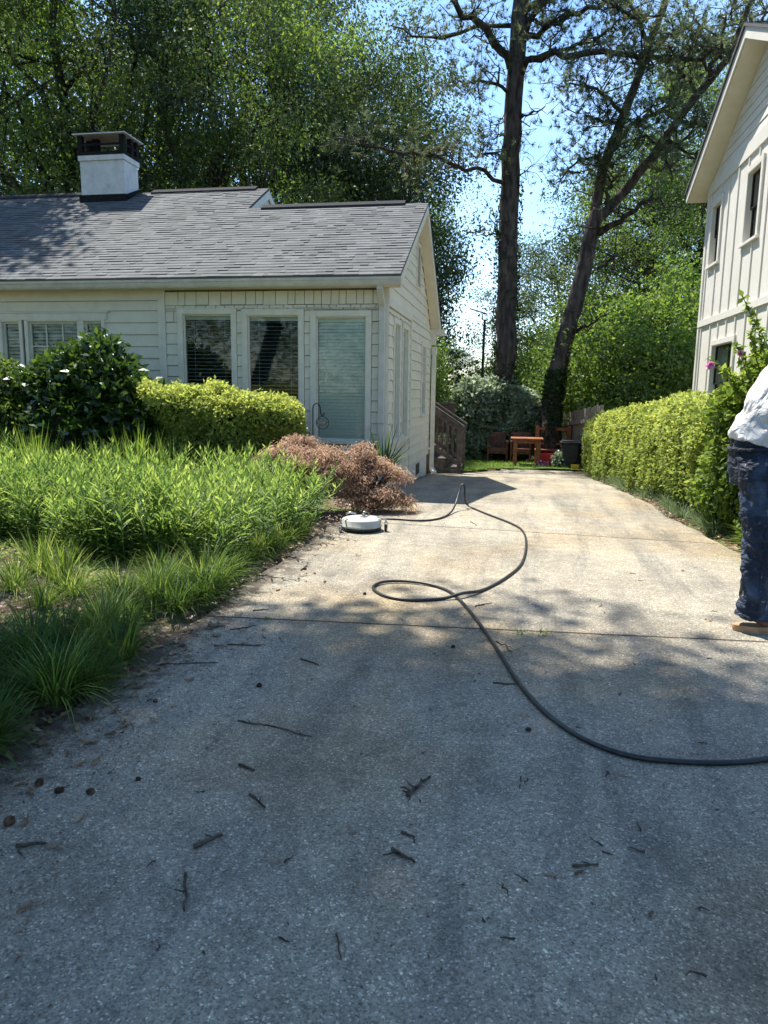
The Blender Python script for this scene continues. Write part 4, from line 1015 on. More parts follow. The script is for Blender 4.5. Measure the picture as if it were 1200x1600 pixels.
pine('leaning forked pine with two long limbs reaching up right', [([(862, 620, Y2), (882, 530, Y2), (905, 450, Y2), (925, 360, Y2), (935, 325, Y2)], .25, .17),
     ([(930, 335, Y2), (942, 260, Y2), (968, 195, Y2), (990, 140, Y2), (1015, 70, Y2), (1040, 0, Y2), (1075, -110, Y2)], .14, .07),
     ([(932, 345, Y2), (975, 300, Y2), (1030, 230, Y2-.2), (1080, 160, Y2-.3), (1130, 100, Y2-.5), (1155, 50, Y2-.6), (1200, -60, Y2-.8)], .13, .06)],
     [([(935, 365, Y2), (975, 338, Y2-.5), (1022, 310, Y2-1)], .09, .04, .2),
      ([(945, 320, Y2), (955, 285, Y2-.1), (975, 265, Y2-.2)], .06, .02, 0),
      ([(957, 235, Y2), (985, 195, Y2-.4), (1020, 180, Y2-.8), (1045, 165, Y2-1), (1050, 150, Y2-1.2)], .06, .02, .5),
      ([(958, 262, Y2), (930, 245, Y2-.3), (900, 255, Y2-.6), (870, 285, Y2-.8)], .05, .015, .6),
      ([(975, 180, Y2), (945, 150, Y2-.4), (915, 135, Y2-.8), (880, 138, Y2-1)], .05, .015, .6),
      ([(968, 195, Y2), (940, 190, Y2-.4), (915, 180, Y2-.8)], .05, .015, .6),
      ([(1000, 110, Y2), (1040, 60, Y2-.5), (1080, 45, Y2-.9)], .06, .02, .7), ([(1020, 60, Y2), (980, 20, Y2-.5), (940, 0, Y2-.9)], .06, .02, .7),
      ([(1060, 190, Y2-.2), (1100, 198, Y2-.4), (1130, 200, Y2-.5)], .05, .02, .6), ([(1040, 215, Y2-.2), (1075, 240, Y2-.5), (1100, 262, Y2-.8)], .05, .02, .6),
      ([(1110, 125, Y2-.4), (1125, 60, Y2-.8), (1150, -10, Y2-1)], .06, .02, .7), ([(1090, 150, Y2-.3), (1060, 110, Y2-.8), (1045, 70, Y2-1.2)], .05, .02, .7),
      ([(1035, 225, Y2-.2), (1000, 215, Y2-.5), (985, 240, Y2-.8)], .04, .015, .6), ([(1045, 215, Y2), (1040, 250, Y2-.4), (1050, 285, Y2-.7)], .04, .015, .5),
      ([(1135, 95, Y2-.5), (1080, 60, Y2+.3), (1020, 50, Y2+.8)], .05, .02, .75), ([(1150, 60, Y2-.5), (1190, 30, Y2), (1240, 0, Y2)], .05, .02, .75),
      ([(935, 420, Y2), (955, 405, Y2-.3), (965, 398, Y2-.4)], .05, .02, 0), ([(900, 520, Y2), (925, 505, Y2-.4), (950, 490, Y2-.7)], .04, .01, 0)],
     67, 4, (1.9, 2.5, .24))

# ---- clipped and loose shrubs
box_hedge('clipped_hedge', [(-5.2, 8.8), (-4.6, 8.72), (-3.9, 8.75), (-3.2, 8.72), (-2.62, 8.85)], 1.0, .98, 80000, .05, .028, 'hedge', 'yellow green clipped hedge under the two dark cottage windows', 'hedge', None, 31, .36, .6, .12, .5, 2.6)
bush('glossy_shrub', [(-5.3, 8.7, 1.32, .5, .5, .68), (-5.0, 8.6, 1.15, .45, .5, .55), (-5.75, 8.8, 1.2, .5, .6, .62), (-6.2, 8.7, 1.0, .5, .5, .55), (-4.68, 8.6, .95, .42, .5, .5), (-4.45, 8.5, .8, .35, .4, .45), (-5.4, 8.5, .7, .9, .6, .6)],
     24000, .12, .055, 'glossy', 'tall dark glossy leaved shrub in front of the left cottage windows', 'shrub', seed=33, toneup=.3, inner=.45, whorl=5)
bush('garden_shrub', [(-6.8, 8.5, 1.15, .55, .6, .62), (-7.4, 8.4, .9, .8, .6, .75), (-6.5, 8.35, .7, .6, .5, .6), (-6.3, 8.2, .4, .6, .5, .4)], 34000, .05, .028, 'hibiscus', 'rounded shrub with yellowish tips at the left edge of the photo', 'shrub', seed=35, toneup=.15, inner=.7)
def maple(name, C, lab, seed):
    r = np.random.default_rng(seed); C = np.array(C, float); c = C.mean(0)
    root = empty(name, (c[0], c[1], 0), lab, 'shrub', 'weeping red leaved maples by the cottage corner')
    K = []; wd = MB()
    for (x, y, z, R_, h) in C:          # each pad of foliage arches out and droops at its rim
        n = int(11+90*R_*R_*6)
        for i in range(n):
            a = r.uniform(0, 6.28); q = math.sqrt(r.uniform()); K.append((x+math.cos(a)*q*R_, y+math.sin(a)*q*R_*.9, z*.92-q*q*h+r.normal()*.025))
        for i in range(6):
            a = r.uniform(0, 6.28); wd.tube(bend((c[0]+r.normal()*.03, c[1], .02), (x+math.cos(a)*R_*.8, y+math.sin(a)*R_*.7, z-.4*h), 6, .25, .15, r), np.linspace(.014, .003, 6), 5, cap=False)
    K = np.array(K); n = 52; m = len(K); CC = np.repeat(K, n, 0)+r.normal(size=(m*n, 3))*np.array([.05, .05, .022])
    D = nrm(rand_dirs(m*n, r)*np.array([1, 1, .4])+np.array([0, 0, -.55])); V, F = leaves(CC, D, nrm(rand_dirs(m*n, r)*.6+np.array([0, 0, 1])), .055*r.uniform(.6, 1.3, m*n), .009)
    v = Veg(); tone = np.repeat(r.uniform(0, 1, m), n); v.add(V, F, np.clip(tone*.55+r.uniform(0, .45, m*n), 0, 1)); link('foliage', v.mesh('foliage'), M['maple'], root, True); wd.build('branches', M['twig'], root)
    return root
maple('japanese_maple', [(-2.42, 8.0, .90, .17, .10), (-2.5, 7.95, .80, .26, .15), (-2.1, 7.95, .78, .24, .16), (-2.65, 7.85, .72, .26, .18), (-2.3, 7.75, .74, .28, .16), (-1.98, 7.85, .72, .22, .2), (-2.5, 7.7, .56, .26, .2), (-2.1, 7.7, .55, .24, .2), (-2.8, 7.9, .6, .2, .2)], 'low weeping pinkish maple spreading under the shepherd hook', 71)
maple('japanese_maple', [(-1.72, 8.15, .80, .10, .08), (-1.66, 8.1, .70, .15, .12), (-1.48, 8.1, .58, .17, .12), (-1.78, 8.05, .56, .12, .14), (-1.30, 8.15, .50, .12, .10), (-1.62, 7.95, .42, .19, .15), (-1.42, 7.95, .32, .20, .14), (-1.74, 7.9, .30, .16, .16), (-1.24, 7.95, .20, .16, .10), (-1.55, 7.88, .20, .20, .14)], 'weeping pinkish maple spilling over the driveway at the cottage corner', 73)
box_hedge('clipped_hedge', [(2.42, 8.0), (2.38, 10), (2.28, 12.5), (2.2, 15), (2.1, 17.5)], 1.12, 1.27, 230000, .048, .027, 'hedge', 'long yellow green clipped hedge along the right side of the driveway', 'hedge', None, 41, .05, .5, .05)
# shrub with pink bloom
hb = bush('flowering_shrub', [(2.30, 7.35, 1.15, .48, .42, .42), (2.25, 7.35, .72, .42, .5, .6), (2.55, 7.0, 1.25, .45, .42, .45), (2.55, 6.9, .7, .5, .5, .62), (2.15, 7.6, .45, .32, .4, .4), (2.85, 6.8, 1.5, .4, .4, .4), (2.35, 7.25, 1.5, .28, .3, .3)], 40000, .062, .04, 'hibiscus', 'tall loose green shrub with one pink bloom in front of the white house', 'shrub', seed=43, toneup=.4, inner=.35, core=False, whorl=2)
r = np.random.default_rng(44); st = MB(); v = Veg()
for (px, py, Y) in ((1160, 462, 6.9), (1106, 560, 6.9), (1185, 505, 6.6), (1210, 470, 6.7), (1150, 540, 6.8), (1128, 580, 6.8), (1195, 560, 6.6), (1172, 520, 7.0), (1240, 450, 6.8), (1140, 600, 6.9)):
    tp = at(px, py, Y); b = np.array([2.42+r.normal()*.12, 7.0, .9]); P = bend(b, tp, 8, .03, .08, r); st.tube(P, np.linspace(.009, .003, 8), 5, cap=False)
    seg = P[2:]; k = 90; t = r.uniform(0, len(seg)-1.001, k); i0 = t.astype(int); Q = seg[i0]+(seg[i0+1]-seg[i0])*(t-i0)[:, None]
    D = nrm(rand_dirs(k, r)+np.array([0, 0, .3])); V, F = leaves(Q, D, nrm(rand_dirs(k, r)*.5+np.array([0, 0, .7])), .075*r.uniform(.6, 1.2, k), .045); v.add(V, F, r.uniform(.2, 1, k))
st.build('shoots', M['twig'], hb); link('shoot_leaves', v.mesh('shoot_leaves'), M['hibiscus'], hb, True)
v = Veg(); c = at(1110, 571, 6.85); k = 60; D = nrm(rand_dirs(k, r)+np.array([0, 0, .4])); V, F = leaves(np.repeat(c[None], k, 0), D, rand_dirs(k, r), .042, .045, .3); v.add(V, F, r.uniform(0, 1, k)); link('pink_bloom', v.mesh('pink_bloom'), M['pink'], hb, True)
v = Veg(); c = at(1157, 552, 6.8); V, F = leaves(np.repeat(c[None], k, 0), nrm(rand_dirs(k, r)+np.array([0, 0, .4])), rand_dirs(k, r), .03, .03, .3); v.add(V, F, r.uniform(0, 1, k)); link('pink_bloom', v.mesh('pink_bloom'), M['pink'], hb, True)

# pale shrubs in the back yard
PG = 'pale leaved shrubs behind the lawn'
for (E, n, lab, sd) in (([(-1.1, 20.6, .65, .75, .6, 1.1), (-.45, 20.9, .95, .6, .5, .9), (-1.2, 20.3, -.1, .6, .4, .6)], 13000, 'pale leaved shrub between the steps and the big pine trunk', 81),
                    ([(.2, 21.0, .5, .75, .5, .95), (-.1, 20.7, .1, .6, .4, .8)], 11000, 'pale leaved shrub behind the two wooden chairs', 82)):
    bush('pale_shrub', E, n, .13, .085, 'pale', lab, 'shrub', PG, sd, inner=.6, toneup=.5)
bush('flower_bush', [(1.12, 18.62, -.30, .13, .14, .20)], 420, .08, .05, 'pale', 'small pale bush beside the red tub under the table', 'shrub', None, 84, core=False, inner=.4)

# ---- beds
def scatter(poly_x0, poly_x1, y0, y1, n, r):
    y = r.uniform(y0, y1, n); a = np.interp(y, *poly_x0); b = np.interp(y, *poly_x1); return np.stack([r.uniform(0, 1, n)*(b-a)+a, y], 1)
def perennials(name, pts, Hh, L, W, mat, seed, nl=26):
    r = np.random.default_rng(seed); v = Veg(); m = len(pts); P0 = np.column_stack([pts, gz(pts[:, 1])])
    lean = r.normal(size=(m, 2))*.17; H = Hh*(r.uniform(.6, 1.08, m)+(r.uniform(size=m) < .06)*.22)*(1+.12*np.sin(pts[:, 0]*2.7)*np.cos(pts[:, 1]*3.3)); tn = r.normal(0, .13, m)+.12*np.sin(pts[:, 0]*3.9+1)*np.sin(pts[:, 1]*4.7); t = np.tile(np.linspace(.12, 1, nl), m); idx = np.repeat(np.arange(m), nl)
    C = P0[idx]+np.column_stack([lean[idx]*t[:, None]**1.5*1.0*H[idx][:, None]*1.6, t*H[idx]])
    a = np.tile(np.arange(nl)*2.4, m)+np.repeat(r.uniform(0, 6, m), nl)+r.normal(0, .25, m*nl)
    el = .25+.95*t**2+r.normal(0, .15, m*nl)
    D = np.stack([np.cos(a)*np.cos(el), np.sin(a)*np.cos(el), np.sin(el)], 1); U = nrm(np.array([0, 0, 1.])+rand_dirs(m*nl, r)*.5)
    ll = L*(.55+.6*np.sin(np.pi*np.clip(t, .05, .98)))*r.uniform(.8, 1.2, m*nl)
    V, F = leaves(C, D, U, ll, W*r.uniform(.8, 1.2, m*nl), .1); v.add(V, F, np.clip(.12+.5*t+tn[idx]+r.normal(0, .17, m*nl), 0, 1))
    # stems
    for i in range(m):
        p = P0[i]; q = C[(i+1)*nl-1]; s = np.array([.004, 0, 0]); s2 = np.array([0, .004, 0])
        V = np.array([p-s, p+s, q+s*.4, q-s*.4, p-s2, p+s2, q+s2*.4, q-s2*.4]); v.add(V, np.array([[0, 1, 2, 3], [4, 5, 6, 7]]), .3)
    return tag(link(name, v.mesh(name), M[mat]), kind='stuff')
r = np.random.default_rng(91)
perennials('leafy_perennials', scatter(([4.7, 5.5, 6.0, 7.6], [-2.7, -4.4, -5.2, -5.6]), ([4.7, 5.5, 6.3, 7.0, 7.6], [-2.1, -2.0, -1.9, -1.85, -2.0]), 4.8, 7.5, 720, r), .66, .125, .0165, 'peren', 92, 36)
perennials('leafy_perennials', scatter(([5.4, 7.4], [-5.0, -8]), ([5.4, 7.4], [-3.4, -4.6]), 5.4, 7.3, 620, r), .46, .085, .021, 'peren', 93, 28)
P = scatter(([4.75, 5.6], [-2.9, -2.7]), ([4.75, 5.6], [-2.35, -2.2]), 4.9, 5.7, 46, r); perennials('grey_green_perennials', P, .55, .07, .02, 'grey', 94, 20)

cl_tall = clump_mesh(1, 60, .85, .026, .10, (.0, .3), (.45, .85), .35, 'blades')
cl_a = clump_mesh(2, 190, .42, .009, .07, (.1, .9), (.25, .95), 1.3, 'blades')
cl_b = clump_mesh(3, 170, .36, .010, .08, (.1, .95), (.0, .6), 1.3, 'blades')
cl_c = clump_mesh(4, 90, .5, .02, .06, (.0, .5), (.4, 1), .6, 'blades')
cl_d = clump_mesh(5, 130, .26, .008, .07, (.1, 1.0), (.1, .9), 1.3, 'blades')
def put(me, name, x, y, s, rz, label, cat, group, mat='blade'):
    o = bpy.data.objects.new(name, me); COL.objects.link(o)
    if not me.materials: me.materials.append(M[mat])
    o.location = (x, y, gy(y)+.01); o.rotation_euler.z = rz; o.scale = (s, s, s*random.uniform(.9, 1.1)); return tag(o, label, cat, group)
for i in range(40):
    x = -7.4+i*.09+random.uniform(-.15, .15); y = 7.2+random.uniform(-.45, .4)
    put(cl_tall, 'iris_clump', x, y, random.uniform(.75, 1.05), random.uniform(0, 6), 'tall upright bright green iris blades in front of the dark shrubs', 'plant', 'iris clumps at the back of the bed')
def on_ground(px, py):
    d = CF+CR*(px-600)/FPX-CU*(py-800)/FPX; return CAM+d*(-CAM[2]/d[2])
for (px, py, s, lab) in ((165, 1000, .95, 'nearest sunlit liriope clump, in the open moss beside the dark edging'), (190, 945, .8, 'sunlit liriope clump with the widest fountain of blades right of the iris tuft'), (115, 935, .85, 'sunlit liriope clump between the two brightest clumps'), (25, 930, .85, 'sunlit liriope clump at the left edge of the photo'), (140, 1030, .6, 'small liriope clump standing on the pale moss patch'), (70, 955, .7, 'sunlit liriope clump under the broad bladed iris tuft'), (250, 905, .7, 'small sunlit liriope clump below the perennials')):
    q = on_ground(px, py); put(cl_a, 'grass_clump', q[0], q[1], s, random.uniform(0, 6), lab, 'plant', 'sunlit liriope clumps')
for (px, py, lab) in ((95, 925, 'right of the two broad bladed iris tufts among the sunlit liriope'), (62, 905, 'left of the two broad bladed iris tufts among the sunlit liriope')):
    q = on_ground(px, py); put(cl_c, 'iris_clump', q[0], q[1], .8, random.uniform(0, 6), lab, 'plant', 'broad bladed iris tufts')
for i in range(112):
    t = (i/111)**1.25; y = 1.45+t*5.05; k = random.random(); wdt = np.interp(y, [1.5, 3, 3.6, 4.4, 5.5, 6.5], [.7, .55, .35, .28, .18, .1]); x = float(xl(y))-(.04 if y < 3.2 else .10)-wdt*k
    if random.random() < (.45 if y > 3.0 else .22): continue
    put(cl_b if random.random() < .8 else cl_a, 'grass_clump', x, y, random.uniform(.65, 1.0)*(1 if y < 5 else .8), random.uniform(0, 6), 'arching dark green liriope clump edging the left side of the driveway', 'plant', 'liriope edging the driveway')
for i in range(16):
    y = random.uniform(1.3, 2.8); x = -2.3-random.uniform(0, 1.3); put(cl_b, 'grass_clump', x, y, random.uniform(.8, 1.1), random.uniform(0, 6), 'arching dark green liriope clump edging the left side of the driveway', 'plant', 'liriope edging the driveway')
for i in range(9):
    y = random.uniform(4.4, 5.2); x = -2.2-random.uniform(0, 1.5); put(cl_d, 'grass_clump', x, y, random.uniform(.8, 1.2), random.uniform(0, 6), 'small grassy clump below the leafy perennials', 'plant', 'small grassy clumps in the bed')
for (x, y, s) in ((2.12, 6.25, 1.2), (2.2, 6.45, 1.0)):
    put(cl_a, 'grass_clump', x, y, s, random.uniform(0, 6), 'variegated grass clump behind the worker', 'plant', 'grass clumps behind the worker')
for i in range(44):
    t = i/43; y = 7.2+t*9.5; x = float(xr(y))+.10+random.uniform(-.02, .14)
    o = put(cl_d, 'mondo_clump', x, y, random.uniform(.7, 1.1), random.uniform(0, 6), 'small blue green grass tuft at the foot of the long hedge', 'plant', 'grass tufts below the long hedge')
    o.data = o.data if i else o.data.copy()
    if i == 0: o.data.materials[0] = M['bluegrass']; cl_e = o.data
    else: o.data = cl_e
bm_pts = scatter(([6.6, 16.8], [2.05, 1.7]), ([6.6, 16.8], [2.35, 1.95]), 6.6, 11.5, 130, r); perennials('low_ground_cover', bm_pts, .22, .08, .04, 'hibiscus', 97, 14)
# spiky dark plant against the corner
sp = clump_mesh(8, 60, .42, .022, .05, (.2, 1.1), (0, .4), .3, 'blades'); put(sp, 'spiky_plant', -1.62, 9.1, 1.3, 0, 'dark spiky leaved plant against the cottage corner', 'plant', None).location.z = .35
# weeds in the joint
wd = clump_mesh(9, 80, .035, .006, .035, (.2, 1.3), (.4, .95), .5, 'blades')
for (px, py, s, lab) in ((816, 990, 1.0, 'left of two green weeds growing in the driveway joint'), (845, 991, 1.1, 'right of two green weeds growing in the driveway joint'), (565, 822, 1.0, 'tiny green weed beside the surface cleaner'), (418, 968, .7, 'tiny weed at the left end of the near joint')):
    d = CF+CR*(px-600)/FPX-CU*(py-800)/FPX; q = CAM+d*(-CAM[2]/d[2]); put(wd, 'weed', q[0], q[1], s, random.uniform(0, 6), lab, 'plant', 'weeds on the driveway').location.z = .0
# lawn grass
r = np.random.default_rng(95); n = 16000; P = np.column_stack([r.uniform(-3.5, 2.2, n), r.uniform(15.7, 21, n)]); keep = (P[:, 0] < np.interp(P[:, 1], *XLk)-.02) | (P[:, 1] > 18.12); P = P[keep]
B_ = np.column_stack([P, gz(P[:, 1])+.03]); n = len(B_); V, F = blades(B_, r.uniform(0, 6.28, n), r.uniform(0, .7, n), r.uniform(.05, .10, n), np.full(n, .009), r, 2, .8)
v = Veg(); v.add(V, F, np.tile(r.uniform(.45, .85, n), 2)); tag(link('lawn_grass', v.mesh('lawn_grass'), M['blade']), kind='stuff')
# moss and tiny ground cover in the bed
n = 14000; P = np.column_stack([r.uniform(-6, -2.0, n), r.uniform(2.8, 5.6, n)]); B_ = np.column_stack([P, np.full(n, .05)]); k = (np.sin(P[:, 0]*2.3)+np.cos(P[:, 1]*3.1+P[:, 0])) > -.5; B_ = B_[k]; n = len(B_)
V, F = leaves(B_, nrm(rand_dirs(n, r)+np.array([0, 0, .4])), nrm(rand_dirs(n, r)*.4+np.array([0, 0, 1])), .035, .02); v = Veg(); v.add(V, F, r.uniform(.3, .9, n)); tag(link('moss_ground_cover', v.mesh('moss_ground_cover'), M['peren']), kind='stuff')

# ------------------------------------------------------------------ yard objects
def gp(px, py):
    d = CF+CR*(px-600)/FPX-CU*(py-800)/FPX; return CAM+d*(-CAM[2]/d[2])
def smooth(P, k=6):        # catmull-rom
    P = np.array(P, float); P = np.vstack([2*P[0]-P[1], P, 2*P[-1]-P[-2]]); out = []
    for i in range(1, len(P)-2):
        for t in np.linspace(0, 1, k, endpoint=False):
            a, b, c, d = P[i-1:i+3]; out.append(.5*((2*b)+(-a+c)*t+(2*a-5*b+4*c-d)*t*t+(-a+3*b-3*c+d)*t**3))
    out.append(P[-2]); return np.array(out)

# steps behind the cottage
stp = empty('wooden_steps', (-1.3, 15.9, gy(15.6)), 'weathered brown wooden steps with railing at the rear cottage corner', 'steps')
y0, y1 = 15.45, 16.45; zg = gy(15.6)
m = MB(); m2 = MB()
for k, (xa, rise) in enumerate(((-1.12, .15), (-1.40, .33), (-1.68, .51), (-1.96, .69))):
    m.box(xa-.30, xa+.03, y0, y1, zg+rise-.04, zg+rise); m2.box(xa-.02, xa, y0+.02, y1-.02, zg+(rise-.18 if k else -.02), zg+rise-.042)
m.build('tread', M['deckwood'], stp, bevel=.004); m2.build('riser', M['deckwood'], stp)
m = MB(); pts = [(-1.14, zg), (-1.14, zg+.10), (-1.42, zg+.10), (-1.42, zg+.28), (-1.70, zg+.28), (-1.70, zg+.46), (-1.98, zg+.46), (-1.98, zg)]
m.prism([(x, y0-.002, z) for x, z in pts], (0, -.035, 0)); m.build('stringer', M['deckwood'], stp)
for y in (y0-.075, y1+.02):
    m = MB(); m.box(-1.17, -1.08, y, y+.09, zg, zg+1.0); m.build('post', M['deckwood'], stp, bevel=.005)
    m = MB(); m.bar((-1.05, y+.045, zg+1.02), (-1.98, y+.045, zg+1.62), .12, .035); m.bar((-1.12, y+.045, zg+.94), (-1.98, y+.045, zg+1.50), .035, .09); m.bar((-1.17, y+.045, zg+.24), (-1.98, y+.045, zg+.76), .035, .09); m.build('rail', M['deckwood'], stp, bevel=.004)
    m = MB()
    for i in range(7):
        x = -1.26-i*.115; t = (-1.12-x)/.86; m.box(x-.018, x+.018, y+.03, y+.06, zg+.24+.56*t, zg+.94+.56*t)
    m.build('balusters', M['deckwood'], stp)
m = MB(); m.box(-2.6, -1.98, y0, y1+.6, zg+.70, zg+.74); m.box(-2.6, -1.40, y1+.35, y1+.42, zg+.8, zg+1.45); m.box(-2.6, -1.36, y1+.30, y1+.46, zg+1.45, zg+1.49); m.box(-1.44, -1.36, y1+.33, y1+.42, zg, zg+1.45); m.build('landing', M['deckwood'], stp)

# back fence
fen = empty('wooden_fence', (1.4, 20, gy(20)), 'grey weathered picket fence behind the table and bin', 'fence')
m = MB(); r = random.Random(4); A = np.array((1.95, 16.9)); B = np.array((.85, 24.5)); L = np.linalg.norm(B-A); u = (B-A)/L; nn = np.array((-u[1], u[0])); s = 0
while s < L:
    w_ = .135; p = A+u*s; q = A+u*(s+w_); zt = 1.12-.62*s/L+r.uniform(-.02, .03); zb = gy(p[1])-.1; th = nn*.02
    z2 = zt-.03
    m.prism([(p[0], p[1], zb), (q[0], q[1], zb), (q[0], q[1], zt-.04), (q[0]-u[0]*.035, q[1]-u[1]*.035, zt), (p[0]+u[0]*.035, p[1]+u[1]*.035, zt), (p[0], p[1], zt-.04)], (th[0]+r.uniform(0, .006), th[1], 0)); s += w_+.010
m.build('pickets', M['fencewood'], fen)
m = MB()
for dz in (-.30, -.95): m.bar((A[0]-nn[0]*-.05, A[1]+nn[1]*.05, 1.12+dz), (B[0]+nn[0]*.05, B[1]+nn[1]*.05, .5+dz), .04, .09)
m.build('rails', M['fencewood'], fen)

# table, chairs, bench
zt = gy(18.8)
tb = empty('garden_table', (.3, 18.95, zt), 'reddish brown wooden table at the end of the driveway', 'table')
m = MB()
for i in range(6): m.box(-.07, .74, 18.62+i*.115, 18.73+i*.115, zt+.70, zt+.73)
m.build('table_top', M['tablewood'], tb, bevel=.004)
for (x, y) in ((.0, 18.68), (.58, 18.68), (.0, 19.22), (.58, 19.22)):
    m = MB(); m.box(x, x+.10, y, y+.10, zt-.02, zt+.699); m.build('leg', M['tablewood'], tb, bevel=.004)
m = MB(); m.box(.10, .58, 18.70, 18.725, zt+.60, zt+.698); m.box(.10, .58, 19.27, 19.295, zt+.60, zt+.698); m.box(.02, .045, 18.78, 19.22, zt+.60, zt+.698); m.box(.635, .66, 18.78, 19.22, zt+.60, zt+.698); m.build('apron', M['tablewood'], tb)
bn = empty('wooden_arbor_bench', (.9, 19.6, gy(19.6)), 'tall backed reddish wooden bench partly hidden behind the table', 'bench')
zb = gy(19.6)
for x in (.56, 1.38):
    m = MB(); m.box(x, x+.11, 19.72, 19.83, zb, zb+1.02); m.build('post', M['tablewood'], bn, bevel=.005)
m = MB(); m.box(.67, 1.38, 19.74, 19.80, zb+.90, zb+.98); m.box(.67, 1.38, 19.74, 19.80, zb+.52, zb+.58); m.build('backrest', M['tablewood'], bn)
m = MB(); m.box(.56, 1.49, 19.30, 19.72, zb+.38, zb+.42); m.build('seat', M['tablewood'], bn)
for x in (.56, 1.38):
    m = MB(); m.box(x, x+.09, 19.32, 19.41, zb, zb+.38); m.build('leg', M['tablewood'], bn)
def chair():
    o = empty('garden_chair', (0, 0, 0), 'x', 'chair', 'wooden garden chairs on the lawn')
    m = MB(); m.box(-.27, .27, -.25, .25, .40, .43); m.build('seat', M['chairwood'], o)
    m = MB()
    for i in range(9): x = -.235+i*.052; m.prism([(x, .25, .43), (x+.042, .25, .43), (x+.042, .33, .82), (x, .33, .82)], (0, .015, 0))
    m.prism([(-.28, .325, .80), (.28, .325, .80), (.28, .34, .87), (-.28, .34, .87)], (0, .025, 0)); m.build('backrest', M['chairwood'], o)
    for x in (-.29, .25):
        for y in (-.27, .23): m = MB(); m.box(x, x+.045, y, y+.045, 0, .62 if y < 0 else .63); m.build('leg', M['chairwood'], o)
        m = MB(); m.box(x-.01, x+.055, -.28, .28, .62, .645); m.build('armrest', M['chairwood'], o)
    m = MB(); m.box(-.245, .25, -.26, -.235, .28, .33); m.box(-.245, .25, -.262, -.237, .34, .399); m.build('stretcher', M['chairwood'], o)
    return o
c1_ = chair(); c2_ = copy_tree(c1_)
for o, x, lab in ((c1_, -.42, 'left of two wooden garden chairs in front of the pale shrubs'), (c2_, .19, 'right of two wooden garden chairs seen behind the table leg')):
    o.location = (x, 19.9, gy(19.9)+.0); o['label'] = lab; o.scale = (.93,)*3
# bin, yellow box, red tub
bi = empty('rubbish_bin', (1.42, 18.7, zt), 'dark lidded rubbish bin at the far end of the hedge', 'bin')
m = MB(); m.prism([(1.22, 18.5, zt+.02), (1.58, 18.5, zt+.02), (1.58, 18.9, zt+.02), (1.22, 18.9, zt+.02)], (0, 0, .1))
m = MB(); b = [(1.24, 18.52), (1.56, 18.52), (1.56, 18.88), (1.24, 18.88)]; t_ = [(1.19, 18.46), (1.61, 18.46), (1.61, 18.94), (1.19, 18.94)]
m.add([(x, y, zt+.02) for x, y in b]+[(x, y, zt+.64) for x, y in t_], [(0,3,2,1),(4,5,6,7),(0,1,5,4),(1,2,6,5),(2,3,7,6),(3,0,4,7)]); m.build('body', M['bin'], bi, bevel=.02)
m = MB(); m.prism([(1.15, 18.42, zt+.641), (1.65, 18.42, zt+.641), (1.65, 18.98, zt+.641), (1.15, 18.98, zt+.641)], (0, 0, .035)); m.prism([(1.19, 18.47, zt+.676), (1.61, 18.47, zt+.676), (1.61, 18.93, zt+.676), (1.19, 18.93, zt+.676)], (0, 0, .03)); m.build('lid', M['bin'], bi, bevel=.012)
for x in (1.26, 1.54): m = MB(); m.tube([(x-.03, 18.93, zt+.08), (x+.03, 18.93, zt+.08)], .08, 14); m.build('wheel', M['rubber'], bi)
yb = empty('yellow_box', (1.5, 18.25, gy(18.2)), 'small open yellow box on the ground beside the bin', 'box'); z = gy(18.2); m = MB()
m.box(1.42, 1.60, 18.2, 18.215, z, z+.13); m.box(1.42, 1.60, 18.385, 18.4, z, z+.13); m.box(1.42, 1.435, 18.215, 18.385, z, z+.13); m.box(1.585, 1.60, 18.215, 18.385, z, z+.13); m.box(1.435, 1.585, 18.215, 18.385, z, z+.015); m.build('body', M['yellow'], yb)
m = MB(); m.box(1.41, 1.61, 18.192, 18.2, z+.11, z+.14); m.build('rim', M['yellow'], yb)
rt = empty('red_tub', (.86, 19.0, zt), 'red plastic tub under the right side of the table', 'tub'); m = MB()
b = [(.72, 18.86), (1.0, 18.86), (1.0, 19.12), (.72, 19.12)]; t_ = [(.68, 18.82), (1.06, 18.82), (1.06, 19.16), (.68, 19.16)]
m.add([(x, y, zt+.01) for x, y in b]+[(x, y, zt+.34) for x, y in t_], [(0,3,2,1),(0,1,5,4),(1,2,6,5),(2,3,7,6),(3,0,4,7)]); m.build('body', M['red'], rt, bevel=.015)
m = MB(); m.box(.665, 1.075, 18.805, 18.82, zt+.31, zt+.35); m.box(.665, .68, 18.82, 19.16, zt+.31, zt+.35); m.box(1.06, 1.075, 18.82, 19.16, zt+.31, zt+.35); m.build('rim', M['red'], rt)
v = Veg(); r_ = np.random.default_rng(3); k = 60; P = np.column_stack([r_.uniform(.56, .9, k), r_.uniform(18.55, 18.75, k), zt+r_.uniform(.02, .16, k)]); V, F = leaves(P, rand_dirs(k, r_), rand_dirs(k, r_), .07, .06); v.add(V, F, r_.uniform(0, 1, k)); o = link('pink_flowers', v.mesh('pink_flowers'), M['pink']); tag(o, 'low pink flowers at the foot of the table leg', 'flowers')
# far lamp post
lp = empty('lamp_post', (-1.18, 26, gy(26)), 'thin black lamp post with angled arm seen against the sky', 'lamp post')
m = MB(); m.tube([(-1.2, 26, -1.2), (-1.18, 26, 1.5), (-1.16, 26, 3.85)], [.06, .05, .04], 8); m.build('pole', M['black'], lp)
m = MB(); m.tube([(-1.24, 26, 3.84), (-1.08, 26, 3.84), (-1.08, 26, 4.02), (-1.24, 26, 4.04), (-1.24, 26, 3.84)], .022, 6); m.build('bracket', M['black'], lp)
m = MB(); m.bar((-1.08, 26, 4.03), (-1.68, 26, 4.22), .10, .035); m.build('lamp_head', M['black'], lp)

